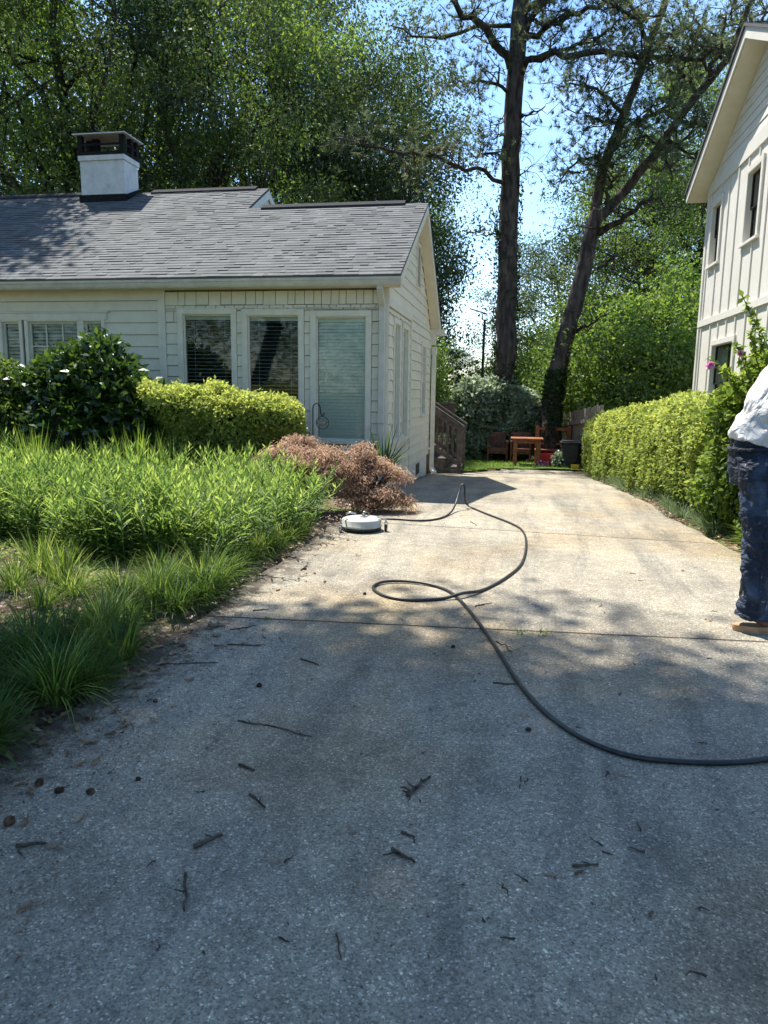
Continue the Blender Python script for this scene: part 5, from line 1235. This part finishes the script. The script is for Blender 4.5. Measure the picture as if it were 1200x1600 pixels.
# hook and hanging sign
hk = empty('shepherd_hook', (-2.365, 8.4, 0), 'black shepherd hook standing behind the pinkish maple', 'garden hook')
P = [(-2.365, 8.4, 0), (-2.365, 8.4, .6), (-2.365, 8.4, 1.13)]
for i in range(1, 9): a = math.pi-i*math.pi/8; P.append((-2.365+.045+.045*math.cos(a), 8.4, 1.14+.05*math.sin(a)))
P += [(-2.272, 8.4, 1.09), (-2.262, 8.4, 1.06), (-2.247, 8.4, 1.052), (-2.232, 8.4, 1.06), (-2.224, 8.4, 1.085)]
m = MB(); m.tube(P, .0065, 8); m.build('rod', M['mattblack'], hk); m = MB(); m.tube([(-2.365, 8.4, .12), (-2.30, 8.4, .12), (-2.30, 8.4, .0)], .005, 6); m.build('foot_prong', M['black'], hk)
sg = empty('hanging_sign', (-2.247, 8.4, .96), 'round black ring sign with a brown name plate hanging from the hook', 'sign')
m = MB(); cz_ = .965; m.tube([(-2.247+.075*math.cos(a), 8.4, cz_+.075*math.sin(a)) for a in np.linspace(0, 2*math.pi, 40, endpoint=False)], .0045, 6, closed=True); m.tube([(-2.247, 8.4, cz_+.075), (-2.247, 8.4, cz_+.092)], .003, 6); m.build('ring', M['mattblack'], sg)
m = MB(); m.box(-2.318, -2.19, 8.394, 8.402, cz_-.02, cz_+.018); m.build('plate', M['plaque'], sg)
m = MB(); x = -2.308; rr = random.Random(2)
while x < -2.205: w_ = rr.choice((.004, .006, .008)); m.box(x, x+w_, 8.3925, 8.3938, cz_-.008, cz_+rr.choice((.004, .009))); x += w_+.004
m.build('lettering', M['plaquetext'], sg)

# surface cleaner
cx, cy = -1.43, 6.82
cl = empty('surface_cleaner', (cx, cy, 0), 'round white pressure washing surface cleaner on casters beside the bed', 'surface cleaner')
m = MB(); m.lathe([(.0, .130), (.05, .130), (.10, .128), (.165, .123), (.185, .116), (.193, .108), (.193, .055), (.198, .052), (.198, .042), (.190, .040), (.188, .05), (.17, .10), (0, .11)], (cx, cy, 0), 48); m.build('housing', M['cleaner'], cl)
m = MB(); m.lathe([(.186, .041), (.194, .041), (.194, .014), (.186, .014), (.186, .041)], (cx, cy, 0), 48); m.build('skirt', M['rubber'], cl)
m = MB(); m.lathe([(0, .165), (.010, .165), (.012, .155), (.017, .15), (.017, .14), (.035, .136), (.035, .128), (0, .128)], (cx+.02, cy, 0), 16); m.tube([(cx+.02, cy, .16), (cx+.02, cy+.02, .18), (cx+.03, cy+.06, .17)], .009, 8); m.tube([(cx-.05, cy-.02, .165), (cx-.11, cy-.03, .175), (cx-.15, cy-.04, .16)], .009, 8); m.build('swivel', M['steel'], cl)
for (dx, dy) in ((-.17, -.17), (.245, -.02), (-.03, .25)):
    n_ = math.hypot(dx, dy); ux, uy = dx/n_, dy/n_
    m = MB(); m.bar((cx+ux*.16, cy+uy*.16, .138), (cx+dx, cy+dy, .118), .022, .006); m.tube([(cx+dx, cy+dy, .09), (cx+dx, cy+dy, .135)], .008, 8); m.bar((cx+dx-.014, cy+dy, .09), (cx+dx-.014, cy+dy, .036), .014, .004, (1, 0, 0)); m.bar((cx+dx+.014, cy+dy, .09), (cx+dx+.014, cy+dy, .036), .014, .004, (1, 0, 0)); m.box(cx+dx-.016, cx+dx+.016, cy+dy-.01, cy+dy+.01, .086, .092)
    ob = m.build('caster', M['steel'], cl)
    m = MB(); m.tube([(cx+dx-.010, cy+dy, .036), (cx+dx+.010, cy+dy, .036)], .035, 18); m.build('wheel', M['rubber'] if dx > 0 else M['steel'], ob)
# black pressure hose
Hz = .011
pp = [(cx+.03, cy+.06, .17), (cx+.03, cy+.2, .14), (cx+.0, cy+.42, .06), (-1.40, 7.42, Hz), (-1.2, 7.45, Hz), (-.91, 7.43, Hz), (-.74, 7.62, Hz), (-.66, 7.95, .02), (-.625, 8.2, .08), (-.60, 8.35, .19), (-.575, 8.42, .275), (-.545, 8.42, .27), (-.535, 8.40, .18), (-.53, 8.42, .09), (-.49, 8.45, .03), (-.40, 8.33, Hz), (-.27, 8.05, Hz)]
for q in ((800, 820), (817, 832), (822, 852), (815, 882), (790, 905), (755, 924)): pp.append((*gp(*q)[:2], Hz))
pp.append((*gp(722, 934)[:2], .03))
for q in ((690, 938), (640, 940), (600, 933), (583, 921), (596, 913), (625, 911), (660, 914), (690, 921)): pp.append((*gp(*q)[:2], Hz+(.004 if q[1] < 915 else 0)))
pp.append((*gp(712, 934)[:2], Hz))
for q in ((740, 965), (775, 1015), (810, 1070), (850, 1115), (900, 1152), (950, 1175), (1000, 1188), (1060, 1194), (1130, 1196), (1200, 1190)): pp.append((*gp(*q)[:2], Hz))
pp += [(1.3, 2.9, Hz), (1.75, 3.3, Hz), (2.0, 3.9, Hz), (2.2, 4.3, .3), (2.12, 4.42, .75)]
m = MB(); m.tube(smooth(pp, 8), .0105, 10); h_ = m.build('pressure_hose', M['rubber']); tag(h_, 'long black pressure hose looping down the driveway from the surface cleaner', 'hose')

# ------------------------------------------------------------------ litter
r = np.random.default_rng(17)
def twig_obj(px, py, qx, qy, rad, side, label, rise=.0):
    a = gp(px, py); b = gp(qx, qy); rt_ = empty('twig', (a[0], a[1], 0), label, 'twig', 'dead twigs fallen on the driveway')
    m = MB(); a[2] = rad; b[2] = rad+rise; P = bend(a, b, 7, 0, .12, r); P[:, 2] = np.maximum(P[:, 2], rad); m.tube(P, np.linspace(rad, rad*.6, 7), 6)
    for k in range(side):
        i = r.integers(1, 6); d = rand_dirs(1, r)[0]; d[2] = abs(d[2])*.25; m.tube(bend(P[i], P[i]+d*r.uniform(.02, .07), 4, 0, .2, r), np.linspace(rad*.6, rad*.3, 4), 5)
    me_o = m.build('stem', M['twig'], rt_)
    return rt_
TL = ((372, 1127, 415, 1135, .0035, 2, 'longest thin twig on the shaded slab left half'), (415, 1133, 487, 1152, .003, 3, 'thin end piece of the long twig near the slab middle'),
      (373, 1197, 398, 1206, .006, 0, 'short thick twig piece below the long thin twig'), (390, 1243, 414, 1264, .005, 1, 'short bent twig pointing down right on the shaded slab'),
      (303, 1326, 348, 1307, .007, 2, 'thick dark twig at the lower left of the slab'), (636, 1245, 672, 1216, .007, 5, 'knobbly branched twig with broken ends in the slab middle'),
      (612, 1329, 648, 1350, .006, 1, 'straight short stick below the knobbly twig'), (627, 1302, 648, 1310, .005, 0, 'very short stick just above the straight stick'),
      (290, 1366, 288, 1425, .004, 1, 'thin vertical looking twig near the lower left'), (25, 1324, 72, 1320, .006, 1, 'dark stick at the lower left edge'),
      (742, 948, 768, 943, .004, 2, 'small curled twig beside the hose loop'), (775, 1003, 800, 1020, .0035, 2, 'thin twig beside the hose below the joint'),
      (735, 815, 745, 822, .004, 0, 'tiny curved twig near the standing hose bend'), (770, 1068, 805, 1070, .004, 1, 'twig touching the hose at the edge of the shade'),
      (395, 955, 420, 953, .004, 1, 'twig by the near joint left end'), (360, 985, 400, 978, .0035, 1, 'curved twig below the near joint'), (355, 1008, 408, 1010, .004, 3, 'forked twig below the near joint'),
      (250, 1040, 340, 1036, .0035, 3, 'thin long twig lying across the slab edge litter'), (470, 1030, 498, 1040, .004, 0, 'small twig left of centre in broken shade'), (470, 892, 480, 884, .005, 1, 'twig pair beside the bed near the sunlit slab'),
      (895, 1355, 935, 1352, .004, 2, 'small twig at the lower right'), (525, 1460, 533, 1500, .0025, 1, 'hair thin twig near the bottom middle'))
for t in TL: twig_obj(*t)
for i in range(46):
    px = r.uniform(130, 1190); py = r.uniform(880, 1560)
    if py < 1170-px*.8: continue
    a = r.uniform(0, 6.28); q = gp(px, py); m = MB(); L = r.uniform(.012, .05); P = bend((q[0], q[1], .003), (q[0]+math.cos(a)*L, q[1]+math.sin(a)*L, .004), 4, 0, .25, r); m.tube(P, [.0028, .0026, .002, .0015], 5)
    tag(m.build('twig', M['twig']), 'tiny dark twig fragment scattered on the slab', 'twig', 'tiny twig fragments')
def cone_mesh(seed):
    r = np.random.default_rng(seed); v = MB(); L = .045; v.tube([(x*L-L/2, 0, 0) for x in np.linspace(0, 1, 6)], [.004, .011, .013, .012, .009, .003], 8)
    for i in range(70):
        t = i/69; a = i*2.4; rad = .013*math.sin(math.pi*min(.95, t*.85+.12)); c = np.array([t*L-L/2, math.cos(a)*rad, math.sin(a)*rad]); o = np.array([.35, math.cos(a), math.sin(a)]); s = np.array([0, -math.sin(a), math.cos(a)])
        v.add([c-s*.005, c+s*.005, c+o*.008+s*.004, c+o*.008-s*.004, c+o*.006+np.array([.003, 0, 0])], [(0, 1, 2, 3), (0, 1, 4), (2, 3, 4)])
    me = bpy.data.meshes.new('cone_scales'); me.from_pydata([tuple(p) for p in v.V], [], v.F); me.materials.append(M['pinecone']); return me
cm = cone_mesh(1)
for (px, py, s, lab) in ((405, 1073, .55, 'dark pine cone right of the left slab litter'), (825, 1142, .5, 'round pine cone beside the hose in the shade'), (708, 1012, .5, 'reddish pine cone in the sun left of the hose'), (92, 1238, .65, 'right pine cone of the pair at the lower left bed edge'),
                     (62, 1226, .65, 'left pine cone of the pair at the lower left bed edge'), (142, 1240, .6, 'flattened pine cone fragment right of the pair'), (15, 1288, .8, 'largest pine cone at the left edge of the photo'), (476, 890, .6, 'small pine cone at the sunlit bed edge'), (243, 1097, .45, 'tiny round cone near the slab edge litter'), (216, 1219, .4, 'tiny round cone on the shaded slab'), (570, 929, .5, 'tiny cone left of the hose loop')):
    q = gp(px, py); o = bpy.data.objects.new('pine_cone', cm); COL.objects.link(o); o.location = (q[0], q[1], .013*s); o.scale = (s,)*3; o.rotation_euler = (r.uniform(0, 6), r.uniform(-.2, .2), r.uniform(0, 6)); tag(o, lab, 'pine cone', 'pine cones on the driveway')
def dead_leaf(seed, L=.06):
    r = np.random.default_rng(seed); n = 9; t = np.linspace(0, 1, n); w_ = .34*np.sin(np.pi*t**.8)*(1+.35*np.sin(t*18+seed)); V = []; cur = r.uniform(-.4, .6)
    for a, b in zip(t, w_): V += [(a*L, -b*L*.5, .006+L*.25*abs(b)*cur+.012*a*a), (a*L, 0, .004+.014*a*a), (a*L, b*L*.5, .006+L*.3*abs(b)*r.uniform(.2, 1))]
    F = []
    for i in range(n-1):
        for j in (0, 1): F.append((i*3+j, i*3+j+1, i*3+j+4, i*3+j+3))
    me = bpy.data.meshes.new('dead_leaf'); me.from_pydata(V, [], F); a = me.attributes.new('rnd', 'FLOAT', 'FACE'); a.data.foreach_set('value', np.full(len(F), r.uniform(.1, 1), np.float32)); me.materials.append(M['deadleaf']); return me
dl = [dead_leaf(i) for i in range(8)]
LD = ((818, 1123, 1.0, 'tan curled leaf beside the hose in the shade'), (1114, 970, .9, 'dark curled leaf on the sunny slab near the worker shoe'), (1065, 893, .9, 'curled leaf left of the worker knee'), (1172, 872, 1.6, 'reddish dead leaf by the grass clump behind the worker'), (118, 1288, .9, 'tan leaf near the lower left litter'), (980, 1213, .6, 'small curled leaf on the lower right shade'), (912, 1362, .7, 'crumpled leaf at the lower right'), (1020, 1425, .6, 'reddish bit of leaf at the lower right'), (850, 1366, .6, 'small dark leaf bit right of the straight stick'), (560, 1303, .6, 'yellowish leaf bit in the slab middle'))
for i, (px, py, s, lab) in enumerate(LD):
    q = gp(px, py); o = bpy.data.objects.new('dead_leaf', dl[i % 8]); COL.objects.link(o); o.location = (q[0], q[1], .001); o.scale = (s,)*3; o.rotation_euler.z = r.uniform(0, 6); tag(o, lab, 'dead leaf', 'dead leaves on the driveway')
n = 0
while n < 190:
    y = r.uniform(1.5, 9) if r.uniform() < .35 else r.uniform(1.4, 3.8); x = float(xl(y))+.02+abs(r.normal())*.22 if n < 140 else r.uniform(-1.5, 1.9)
    o = bpy.data.objects.new('dead_leaf', dl[n % 8]); COL.objects.link(o); o.location = (x, y, gy(y)+.001); s = r.uniform(.5, 1.25) if n < 140 else r.uniform(.2, .45); o.scale = (s,)*3; o.rotation_euler.z = r.uniform(0, 6)
    tag(o, 'dead leaf scattered along the left edge of the driveway' if n < 140 else 'tiny leaf scrap on the open slab', 'dead leaf', 'dead leaves along the slab edge' if n < 140 else 'tiny leaf scraps'); n += 1
# fine crumbs: uncountable
v = Veg(); k = 5200; y = np.where(r.uniform(size=k) < .5, r.uniform(1.0, 4.5, k), r.uniform(1.0, 14, k)); x = np.where(r.uniform(size=k) < .62, np.interp(y, *XLk)+np.abs(r.normal(size=k))*.30, r.uniform(-1.8, 2.2, k)); ok = (x < np.interp(y, *XRk)); x, y = x[ok], y[ok]; k = len(x)
P = np.column_stack([x, y, gz(y)+.004]); s = r.uniform(.004, .016, k); V, F = leaves(P, nrm(rand_dirs(k, r)*np.array([1, 1, .25])), nrm(rand_dirs(k, r)*.5+np.array([0, 0, 1])), s, s*.5, .3); v.add(V, F, r.uniform(0, .8, k)); tag(link('leaf_litter', v.mesh('leaf_litter'), M['deadleaf']), kind='stuff')
v = Veg(); k = 1500; y = np.concatenate([r.uniform(1.0, 9, 800), 4.05+r.normal(0, .03, 260), 7.13+r.normal(0, .03, 140), r.uniform(1.2, 4, 300)]); x = np.concatenate([np.interp(y[:800], *XLk)+np.abs(r.normal(size=800))*.7, r.uniform(-1.8, 2, 400), r.uniform(-1.8, 1.8, 300)]); y[800:1200] += .073*x[800:1200]*np.where(y[800:1200] < 6, 1, -1.2)
a = r.uniform(0, 6.28, k); ll = r.uniform(.02, .075, k); d = np.column_stack([np.cos(a), np.sin(a), np.zeros(k)]); s = np.column_stack([-np.sin(a), np.cos(a), np.zeros(k)])*.0007; P = np.column_stack([x, y, gz(y)+.004])
V = np.stack([P-s, P+s, P+d*ll[:, None]+s*.4, P+d*ll[:, None]-s*.4], 1).reshape(-1, 3); v.add(V, np.arange(4*k).reshape(k, 4), r.uniform(.1, .7, k)); tag(link('pine_needle_litter', v.mesh('pine_needle_litter'), M['deadleaf']), kind='stuff')
# mulch bark in the bed
v = Veg(); k = 16000; P = np.column_stack([r.uniform(-7, -1.75, k), r.uniform(1.2, 9.3, k), np.full(k, .035)]); s = r.uniform(.015, .055, k); V, F = leaves(P, nrm(rand_dirs(k, r)*np.array([1, 1, .3])), nrm(rand_dirs(k, r)*.6+np.array([0, 0, 1])), s, s*.4, .25); v.add(V, F, r.uniform(0, 1, k))
k = 5000; y = r.uniform(6, 17.5, k); P = np.column_stack([np.interp(y, *XRk)+r.uniform(.0, .45, k), y, gz(y)+.02]); s = r.uniform(.015, .05, k); V, F = leaves(P, nrm(rand_dirs(k, r)*np.array([1, 1, .3])), nrm(rand_dirs(k, r)*.6+np.array([0, 0, 1])), s, s*.4, .25); v.add(V, F, r.uniform(0, 1, k)); tag(link('bark_mulch', v.mesh('bark_mulch'), M['deadleaf']), kind='stuff')

# ------------------------------------------------------------------ the worker
def jeans_mat():
    m, t, p = newmat('worn_denim'); mp = coord(t); L = t.links.new
    n = N(t, 'ShaderNodeTexNoise', i_Scale=4.5, i_Detail=8, i_Distortion=.6); L(mp.outputs[0], n.inputs['Vector']); r1 = ramp(t, [(.3, (.004, .007, .014)), (.5, (.012, .024, .052)), (.62, (.05, .09, .16)), (.78, (.16, .24, .36))]); L(n.outputs[0], r1.inputs[0])
    n2 = N(t, 'ShaderNodeTexNoise', i_Scale=26, i_Detail=6, i_Distortion=.5); L(mp.outputs[0], n2.inputs['Vector']); r2 = ramp(t, [(.63, (0,)*3), (.72, (.6,)*3)]); L(n2.outputs[0], r2.inputs[0])
    mx = N(t, 'ShaderNodeMix', data_type='RGBA'); L(r2.outputs[0], mx.inputs[0]); L(r1.outputs[0], mx.inputs[6]); mx.inputs[7].default_value = (.45, .42, .38, 1); L(mx.outputs[2], p.inputs['Base Color']); p.inputs['Roughness'].default_value = .75
    mw = coord(t, scale=(1, 1, 1.9), rot=(.3, .5, .2)); wv = N(t, 'ShaderNodeTexNoise', i_Scale=11, i_Detail=4, i_Distortion=1.6, i_Roughness=.45); L(mw.outputs[0], wv.inputs['Vector']); bump(t, p, wv.outputs[0], 1.0, .05); return m
M['jeans'] = jeans_mat()
M['shirt'] = noisy('white_cotton_shirt', (.66, .63, .61), (.78, .76, .74), 5, .85, .1, dirt=((.5, .45, .42), 7, .64, .35), spec=.1)
_t = M['shirt'].node_tree; _b = [n for n in _t.nodes if n.type == 'BUMP'][0]; _m = coord(_t, scale=(1.6, 1, .8), rot=(.2, .9, 0)); _n = N(_t, 'ShaderNodeTexNoise', i_Scale=7, i_Detail=4, i_Distortion=1.8, i_Roughness=.45); _t.links.new(_m.outputs[0], _n.inputs['Vector']); _t.links.new(_n.outputs[0], _b.inputs['Height']); _b.inputs['Strength'].default_value = .9; _b.inputs['Distance'].default_value = .05
def loft(rings, n=40, name='x', wr=0.0, seed=0, fold=None, cap=True):
    """rings: (centre, ax, ay, tilt about Y) in metres; wrinkles by angular noise"""
    r = np.random.default_rng(seed); R = np.array([[*c, a, b, t] for c, a, b, t in rings], float); k = (len(R)-1)*5+1; tt = np.linspace(0, len(R)-1, k)
    RR = np.stack([np.interp(tt, range(len(R)), R[:, j]) for j in range(6)], 1); V = []
    for i, q in enumerate(RR):
        z = q[2]
        for j in range(n):
            a = 2*math.pi*j/n; d = wr*(math.sin(a*3+z*23+seed)+.7*math.sin(a*5-z*41+seed*2)+.6*math.sin(z*60+a*2)+.5*math.sin(a*9+z*30))
            if fold: d += fold(a, z)
            x = (q[3]+d)*math.cos(a); y = (q[4]+d)*math.sin(a); ct, st = math.cos(q[5]), math.sin(q[5])
            V.append((q[0]+x*ct, q[1]+y, z-x*st))
    F = [(i*n+j, i*n+(j+1) % n, (i+1)*n+(j+1) % n, (i+1)*n+j) for i in range(k-1) for j in range(n)]
    if cap: F += [tuple(range(n))[::-1], tuple(range((k-1)*n, k*n))]
    return V, F
ps = empty('person', (1.42, 4.45, 0), 'worker at the right edge in white long sleeved shirt and dark stained jeans bending forward', 'person')
def skin_obj(name, verts, edges, radii, mat, parent, root=0, sub=2):
    me = bpy.data.meshes.new(name); me.from_pydata(verts, edges, []); o = link(name, me, mat, parent, True); s = o.modifiers.new('s', 'SKIN'); s.use_smooth_shade = True
    for i, v_ in enumerate(me.skin_vertices[0].data): v_.radius = radii[i] if hasattr(radii[i], '__len__') else (radii[i],)*2; v_.use_root = (i == root)
    u_ = o.modifiers.new('u', 'SUBSURF'); u_.levels = sub; u_.render_levels = sub; return o
bv = []; be = []; br = []
def add(p, r_, par=None):
    bv.append(p); br.append(r_); i = len(bv)-1
    if par is not None: be.append((par, i))
    return i
pel = add((1.37, 4.45, .98), .12); ab = add((1.41, 4.45, 1.15), .115, pel); chs = add((1.50, 4.45, 1.38), (.13), ab); nb = add((1.57, 4.45, 1.52), .07, chs); nk = add((1.62, 4.45, 1.59), .055, nb)
hd = add((1.66, 4.45, 1.68), .078, nk); hd2 = add((1.69, 4.45, 1.76), .092, hd); hd3 = add((1.69, 4.45, 1.83), .07, hd2); nose = add((1.775, 4.45, 1.70), .018, hd)
def arm(side):
    y = 4.45+side*.2; sh = add((1.55, y, 1.47), .065, chs); e = add((1.68, y+side*.05, 1.22), .045, sh); w_ = add((1.90, y-side*.03, 1.13), .032, e); p = add((1.97, y-side*.04, 1.115), (.036, .022), w_)
    for f in range(4):
        oy = (-.027+f*.018); l = (.034, .040, .037, .029)[f]; a = add((2.005, y-side*.04+oy, 1.115), .0095, p); b = add((2.005+l*.7, y-side*.04+oy, 1.10), .009, a); c = add((2.005+l*.6, y-side*.04+oy, 1.075), .008, b); add((2.0+l*.1, y-side*.04+oy, 1.072), .007, c)
    a = add((1.955, y-side*.075, 1.10), .011, p); b = add((1.985, y-side*.085, 1.085), .010, a); add((2.01, y-side*.075, 1.08), .008, b)
arm(-1); arm(1)
for side, dx in ((-1, 0), (1, .2)):
    y = 4.45+side*.11; hp_ = add((1.38+dx*.15, y, .90), .085, pel); kn = add((1.42+dx*.8, y, .50), .055, hp_); an = add((1.39+dx, y, .10), .038, kn); ft = add((1.52+dx, y, .045), (.032, .028), an)
skin_obj('body', bv, be, br, M['skin'], ps)
def leg(V, F, cxs, y, seed):
    fold = lambda a, z: .012*math.exp(-((z-.13)/.05)**2)*math.sin(z*110+a)+.010*math.exp(-((z-.52)/.06)**2)*math.sin(z*80+a*1.5)+.006*math.sin(z*22+a*2)*(1-min(1, z))
    v, f = loft([((cxs[0]+.01, y, .07), .070, .062, 0), ((cxs[0]-.01, y, .10), .088, .08, 0), ((cxs[0]-.004, y, .16), .078, .074, 0), ((cxs[1], y, .32), .080, .078, 0), ((cxs[2], y, .50), .088, .086, 0), ((cxs[2]-.005, y, .56), .090, .09, 0), ((cxs[3], y, .75), .106, .100, 0), ((cxs[4], y, .94), .122, .112, 0), ((cxs[4]-.0, y+.0, 1.0), .11, .10, 0)], 44, 'l', .0035, seed, fold)
    n0 = len(V); V += v; F += [tuple(i+n0 for i in q) for q in f]
V, F = [], []; leg(V, F, (1.405, 1.398, 1.400, 1.388, 1.368), 4.34, 1); leg(V, F, (1.60, 1.565, 1.53, 1.46, 1.39), 4.565, 4)
v, f = loft([((1.365, 4.45, .84), .11, .17, 0), ((1.365, 4.45, .92), .132, .20, 0), ((1.362, 4.45, 1.0), .130, .195, 0), ((1.362, 4.45, 1.10), .122, .175, .1)], 48, 'p', .003, 7); n0 = len(V); V += v; F += [tuple(i+n0 for i in q) for q in f]
me = bpy.data.meshes.new('jeans'); me.from_pydata(V, [], F); jn = link('jeans', me, M['jeans'], ps, True); rm = jn.modifiers.new('r', 'REMESH'); rm.mode = 'VOXEL'; rm.voxel_size = .007; rm.use_smooth_shade = True; sm = jn.modifiers.new('sm', 'SMOOTH'); sm.iterations = 2
tx = bpy.data.textures.new('fold', 'CLOUDS'); tx.noise_scale = .06; dp = jn.modifiers.new('d', 'DISPLACE'); dp.texture = tx; dp.strength = .03; dp.mid_level = .5; dp.texture_coords = 'LOCAL'
fold = lambda a, z: .010*math.sin(z*34+a*2.4)*math.exp(-((z-1.22)/.12)**2)+.016*max(0, math.cos(a-math.pi))*math.exp(-((z-1.1)/.05)**2)
v, f = loft([((1.385, 4.45, 1.055), .160, .205, .30), ((1.382, 4.45, 1.10), .152, .20, .28), ((1.41, 4.45, 1.2), .150, .195, .26), ((1.46, 4.45, 1.33), .148, .205, .3), ((1.515, 4.45, 1.45), .142, .215, .35), ((1.55, 4.45, 1.52), .115, .17, .4), ((1.59, 4.45, 1.565), .07, .08, .45)], 60, 's', .0045, 3, fold)
V, F = list(v), list(f)
for side in (-1, 1):
    y = 4.45+side*.2; mb = MB(); mb.tube(smooth([(1.53, y-side*.05, 1.48), (1.58, y+side*.02, 1.42), (1.67, y+side*.05, 1.24), (1.72, y+side*.045, 1.19), (1.86, y-side*.02, 1.145)], 5), np.linspace(.085, .052, 21), 18); n0 = len(V); V += mb.V; F += [tuple(i+n0 for i in q) for q in mb.F]
me = bpy.data.meshes.new('shirt'); me.from_pydata(V, [], F); sh = link('shirt', me, M['shirt'], ps, True); rm = sh.modifiers.new('r', 'REMESH'); rm.mode = 'VOXEL'; rm.voxel_size = .008; rm.use_smooth_shade = True; sm = sh.modifiers.new('sm', 'SMOOTH'); sm.iterations = 2
tx2 = bpy.data.textures.new('fold2', 'CLOUDS'); tx2.noise_scale = .075; dp = sh.modifiers.new('d', 'DISPLACE'); dp.texture = tx2; dp.strength = .026; dp.mid_level = .5; dp.texture_coords = 'LOCAL'
m = MB(); ring = [(1.362+.134*math.cos(a), 4.45+.19*math.sin(a), 1.055+.012*math.cos(a)) for a in np.linspace(0, 2*math.pi, 36, endpoint=False)]; m.tube(ring, .012, 6, closed=True); m.build('waistband', M['jeans'], jn)
m = MB(); m.tube(smooth([(1.37, 4.232, 1.0), (1.375, 4.232, .9), (1.39, 4.236, .75), (1.40, 4.248, .5), (1.40, 4.256, .3), (1.40, 4.262, .14)], 5), .0035, 5); m.build('side_seam', M['jeans'], jn)
# turned out back pocket
r = np.random.default_rng(6); V = []; F = []; nu, nv = 9, 7
for i in range(nu):
    t = i/(nu-1); c = np.array([1.262-.092*t**.7, 4.30-.03*t, 1.0-.015*t-.125*t**1.6]); wid = .05*(1-t)**.6+.012+.006*math.sin(i*2.3)
    for j in range(nv):
        s = j/(nv-1)*2-1; V.append((c[0]+.010*math.sin(s*5+t*6)+.01*s, c[1]+.012*math.cos(s*4+t*5), c[2]+s*wid*(.8+.2*math.sin(j*2+i)) ))
F = [(i*nv+j, i*nv+j+1, (i+1)*nv+j+1, (i+1)*nv+j) for i in range(nu-1) for j in range(nv-1)]
me = bpy.data.meshes.new('pocket_flap'); me.from_pydata(V, [], F); pk = link('pocket_flap', me, M['jeans'], jn); pk.matrix_parent_inverse = Matrix.Translation(-Vector(ps.location)); so_ = pk.modifiers.new('t', 'SOLIDIFY'); so_.thickness = .012; sb_ = pk.modifiers.new('s', 'SUBSURF'); sb_.levels = sb_.render_levels = 2
for (dx, y) in ((0, 4.34), (.2, 4.565)):
    Vv, Ff = loft([((1.425+dx, y, .0), .125, .048, 0), ((1.425+dx, y, .022), .130, .050, 0), ((1.42+dx, y, .036), .124, .046, 0)], 32, 'sole', .0008, 2)
    me = bpy.data.meshes.new('sole'); me.from_pydata(Vv, [], Ff); so2 = link('shoe', me, M['soletan'], ps, True)
    Vv, Ff = loft([((1.42+dx, y, .034), .122, .047, 0), ((1.405+dx, y, .065), .106, .046, .0), ((1.38+dx, y, .10), .075, .043, 0), ((1.37+dx, y, .13), .058, .04, 0)], 32, 'up', .001, 3)
    me = bpy.data.meshes.new('upper'); me.from_pydata(Vv, [], Ff); link('upper', me, M['shoe'], so2).matrix_parent_inverse = Matrix.Translation(-Vector(ps.location))
m = MB(); m.lathe([(0, .115), (.05, .105), (.085, .07), (.098, .02), (.096, -.02), (.08, -.05)], (1.675, 4.45, 1.775), 24); m.build('hair', M['hair'], ps)
m = MB()
for s in (-1, 1): m.lathe([(0, .011), (.008, .008), (.011, 0), (.008, -.008), (0, -.011)], (1.762, 4.45+s*.033, 1.745), 12)
m.build('eyes', M['black'], ps)
m = MB()
for s in (-1, 1): m.lathe([(0, .03), (.014, .02), (.018, 0), (.012, -.02), (0, -.028)], (1.675, 4.45+s*.095, 1.73), 12)
m.build('ears', M['skin'], ps)
# grey hose running up over the shirt and the spray lance in the hands
m = MB(); m.tube(smooth([(2.1, 4.2, .02), (1.9, 4.0, .04), (1.66, 4.02, .5), (1.525, 4.17, .98), (1.505, 4.19, 1.06), (1.487, 4.18, 1.18), (1.478, 4.17, 1.30), (1.49, 4.17, 1.37), (1.53, 4.19, 1.42), (1.62, 4.2, 1.43), (1.8, 4.25, 1.2), (1.93, 4.28, 1.12)], 8), .009, 10); tag(m.build('grey_hose', M['greyhose']), 'grey hose hanging over the side of the worker white shirt', 'hose')
ln = empty('spray_lance', (2.0, 4.3, 1.1), 'steel spray lance held by the worker', 'spray lance'); m = MB(); m.tube([(1.98, 4.285, 1.09), (2.02, 4.62, 1.09)], .014, 10); m.build('grip', M['rubber'], ln); m = MB(); m.tube([(1.90, 4.45, 1.12), (2.05, 4.45, 1.06), (2.75, 4.47, .35)], .008, 8); m.build('tube', M['steel'], ln)
